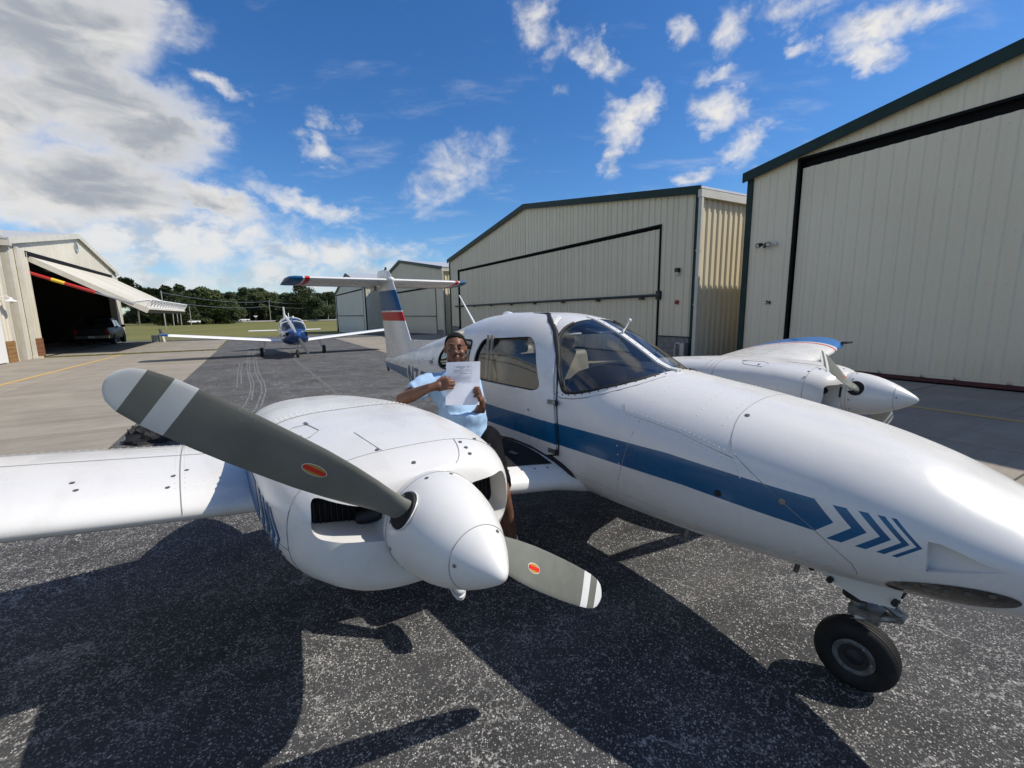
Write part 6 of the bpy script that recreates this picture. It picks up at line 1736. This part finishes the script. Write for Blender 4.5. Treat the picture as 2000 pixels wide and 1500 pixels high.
# short hair with a straight hairline
bm = bmesh.new(); bmesh.ops.create_uvsphere(bm, u_segments=40, v_segments=26, radius=1)
for v in bm.verts: v.co = Vector((v.co.x * .0765, v.co.y * .0975 - .012, v.co.z * .0815 + .040)) * K
kill = [v for v in bm.verts if v.co.z < (.062 + .02 * (1 - (v.co.x / .07) ** 2) if v.co.y > .035 else .062 + (v.co.y - .035) * 1.35 if v.co.y > -.03 else -.025)]
bmesh.ops.delete(bm, geom=kill, context='VERTS')
for v in bm.verts:
    q = v.co * 160; v.co += v.co.normalized() * (.004 + .0022 * noise.noise(q))
    v.co = J['head'] + HM @ v.co
me = bpy.data.meshes.new('hair'); bm.to_mesh(me); bm.free(); me.materials.append(MATS['hair_black']); smooth_mesh(me, 80)
md_o = link('hair', me, body); sl_ = md_o.modifiers.new('solid', 'SOLIDIFY'); sl_.thickness = .012; sl_.offset = -1
# t-shirt
mb = MB()
mb.ellipsoid(J['chest'] + Vector((0, 0, .01)), .150, .112, .13, Matrix.Rotation(math.atan2((J['shL'] - J['shR']).y, (J['shL'] - J['shR']).x), 3, 'Z'), 24, 14)
RZ = Matrix.Rotation(math.atan2((J['shL'] - J['shR']).y, (J['shL'] - J['shR']).x), 3, 'Z')
mb.ellipsoid(J['waist'] + Vector((0, 0, .02)), .142, .115, .13, RZ, 24, 14)
mb.ellipsoid(J['pelvis'] + Vector((0, 0, .055)), .138, .118, .080, RZ, 24, 12)
mb.lathe([(-.075, .134), (0, .130), (.10, .132)], J['pelvis'] + Vector((0, 0, .08)), Vector((0, 0, 1)), 28)
cap(mb, [J['chest'] + Vector((0, 0, .06)), J['neck'] + Vector((0, 0, -.035))], [.11, .082])
for a_, b_, f_ in (('shR', 'elR', .62), ('shL', 'elL', .62)):
    e = J[a_].lerp(J[b_], f_); cap(mb, [J['neck'].lerp(J[a_], .45) + Vector((0, 0, -.045)), J[a_]], [.072, .068])
    mb.tube([J[a_], J[a_].lerp(e, .5), e], [.068, .070, .071], 18)
def folds(co):
    q = co * 1.0
    a = noise.noise(Vector((q.x * 9 + q.z * 7, q.y * 9 - q.z * 5, q.z * 14))) * .009
    b = noise.noise(Vector((q.x * 22, q.y * 22, q.z * 9 + q.x * 16))) * .005
    d = -abs(noise.noise(Vector((q.x * 6 + 3, q.y * 6, q.z * 11 - q.x * 9)))) * .009
    return a + b + d + .004
shirt = remesh(mb, 'shirt', 'shirt_blue', .0075, 4, .5, folds)
# neckband, dark undershirt at the throat
mb = MB(); mb.smooth = True; c = J['neck'] + Vector((0, 0, -.012)); mb.tube([c + HM @ Vector((.069 * math.cos(a), .064 * math.sin(a), -.012 * math.sin(a))) for a in np.linspace(0, 2 * PI, 25)], .0075, 6); mb.build('neckband', 'undershirt', shirt)
# shorts
mb = MB(); cap(mb, [J['pelvis'] + Vector((0, 0, -.02)), J['pelvis'] + Vector((0, 0, .02))], [.118, .112])
for h_, k_ in (('hipR', 'kneeR'), ('hipL', 'kneeL')): 
    cap(mb, [J[h_], J[h_].lerp(J[k_], .5)], [.098, .084]); mb.tube([J[h_].lerp(J[k_], .5), J[h_].lerp(J[k_], .90)], [.084, .078], 18)
remesh(mb, 'shorts', 'shorts_black', .009, 3, .5, lambda co: noise.noise(co * 14) * .006)
# shoes
for an, tw_ in (('anR', .10), ('anL', -.05)):
    a = J[an]; fd = (AF * 1.0 - AL * .35 + AL * tw_).normalized(); fd = Vector((fd.x, fd.y, -.32)).normalized(); up_ = Vector((0, 0, 1)) - fd * fd.z; up_.normalize(); sd_ = fd.cross(up_)
    mb = MB(); q = a + Vector((0, 0, -.055))
    Mx = Matrix((sd_, fd, up_)).transposed()
    mb.ellipsoid(q - fd * .02, .040, .055, .050, Mx, 14, 10); mb.ellipsoid(q + fd * .07 - up_ * .012, .042, .085, .036, Mx, 14, 10); mb.ellipsoid(q + fd * .135 - up_ * .022, .038, .045, .026, Mx, 14, 10)
    cap(mb, [a, q], [.043, .042])
    sh = remesh(mb, 'shoe', 'shoe_white', .006, 3)
    mb = MB(); mb.smooth = True
    ol = [q + fd * (.05 + .135 * math.cos(t)) + sd_ * (.045 + .004 * math.cos(t)) * math.sin(t) - up_ * .045 for t in np.linspace(0, 2 * PI, 29)[:-1]]
    mb.rings([ol, [p - up_ * .022 for p in ol]]); mb.build('sole', 'sole', sh)

# the sheet of paper, folded once across the middle, with its form printed on the front
PO = A(-1.19, -1.11, 1.40); PMi = Matrix.Translation(PO).inverted()
pc = [PB + q for q in (ptl, ptr, pbr, pbl)]
def PP(u, v, o=0.0):
    """u 0..1 across, v 0..1 down"""
    top = pc[0].lerp(pc[1], u); bot = pc[3].lerp(pc[2], u); p = top.lerp(bot, v)
    bend = -.010 * (1 - abs(v - .5) * 2) + .010 * math.sin(u * PI) * (1 - v * .6) + .004 * math.sin(v * 7 + u * 4)
    return PMi @ (p + PNV * (bend + o + .006))
mb = MB(); mb.smooth = True; nu, nv = 16, 22; idx = {}
for sd, off in ((0, .0004), (1, -.0004)):
    for i in range(nu + 1):
        for j in range(nv + 1): idx[sd, i, j] = mb.add([PP(i / nu, j / nv, off)])
for i in range(nu):
    for j in range(nv):
        mb.face((idx[0, i, j], idx[0, i, j + 1], idx[0, i + 1, j + 1], idx[0, i + 1, j])); mb.face((idx[1, i, j], idx[1, i + 1, j], idx[1, i + 1, j + 1], idx[1, i, j + 1]))
pa = mb.build('paper_sheet', 'paper', None, PO)
tag(pa, 'white printed form with a fold across its middle, held up by the young man', 'paper')
def pr(u0, u1, v0, v1, name='print_line'):
    mb = MB(); n = 6; a = mb.add([PP(u0 + (u1 - u0) * k / n, v0, .0012) for k in range(n + 1)]); b = mb.add([PP(u0 + (u1 - u0) * k / n, v1, .0012) for k in range(n + 1)])
    for k in range(n): mb.face((a + k, b + k, b + k + 1, a + k + 1))
    mb.build(name, 'print_grey', pa)
rg = random.Random(4)
pr(.30, .56, .115, .128); pr(.62, .68, .115, .128); pr(.40, .52, .145, .155)
for v in (.10, .215, .272, .335): pr(.22, .76, v, v + .0035, 'form_rule')
for u in (.22, .757): pr(u, u + .003, .10, .335, 'form_rule')
for v, u0, u1 in ((.185, .26, .72), (.205, .24, .5), (.245, .25, .52), (.262, .42, .60), (.30, .38, .52), (.318, .30, .42), (.36, .22, .70), (.378, .28, .74), (.40, .22, .66), (.425, .34, .74), (.45, .22, .48), (.465, .50, .74)):
    x = u0
    while x < u1:
        w = rg.uniform(.03, .09); pr(x, min(x + w, u1), v, v + .007); x += w + .012
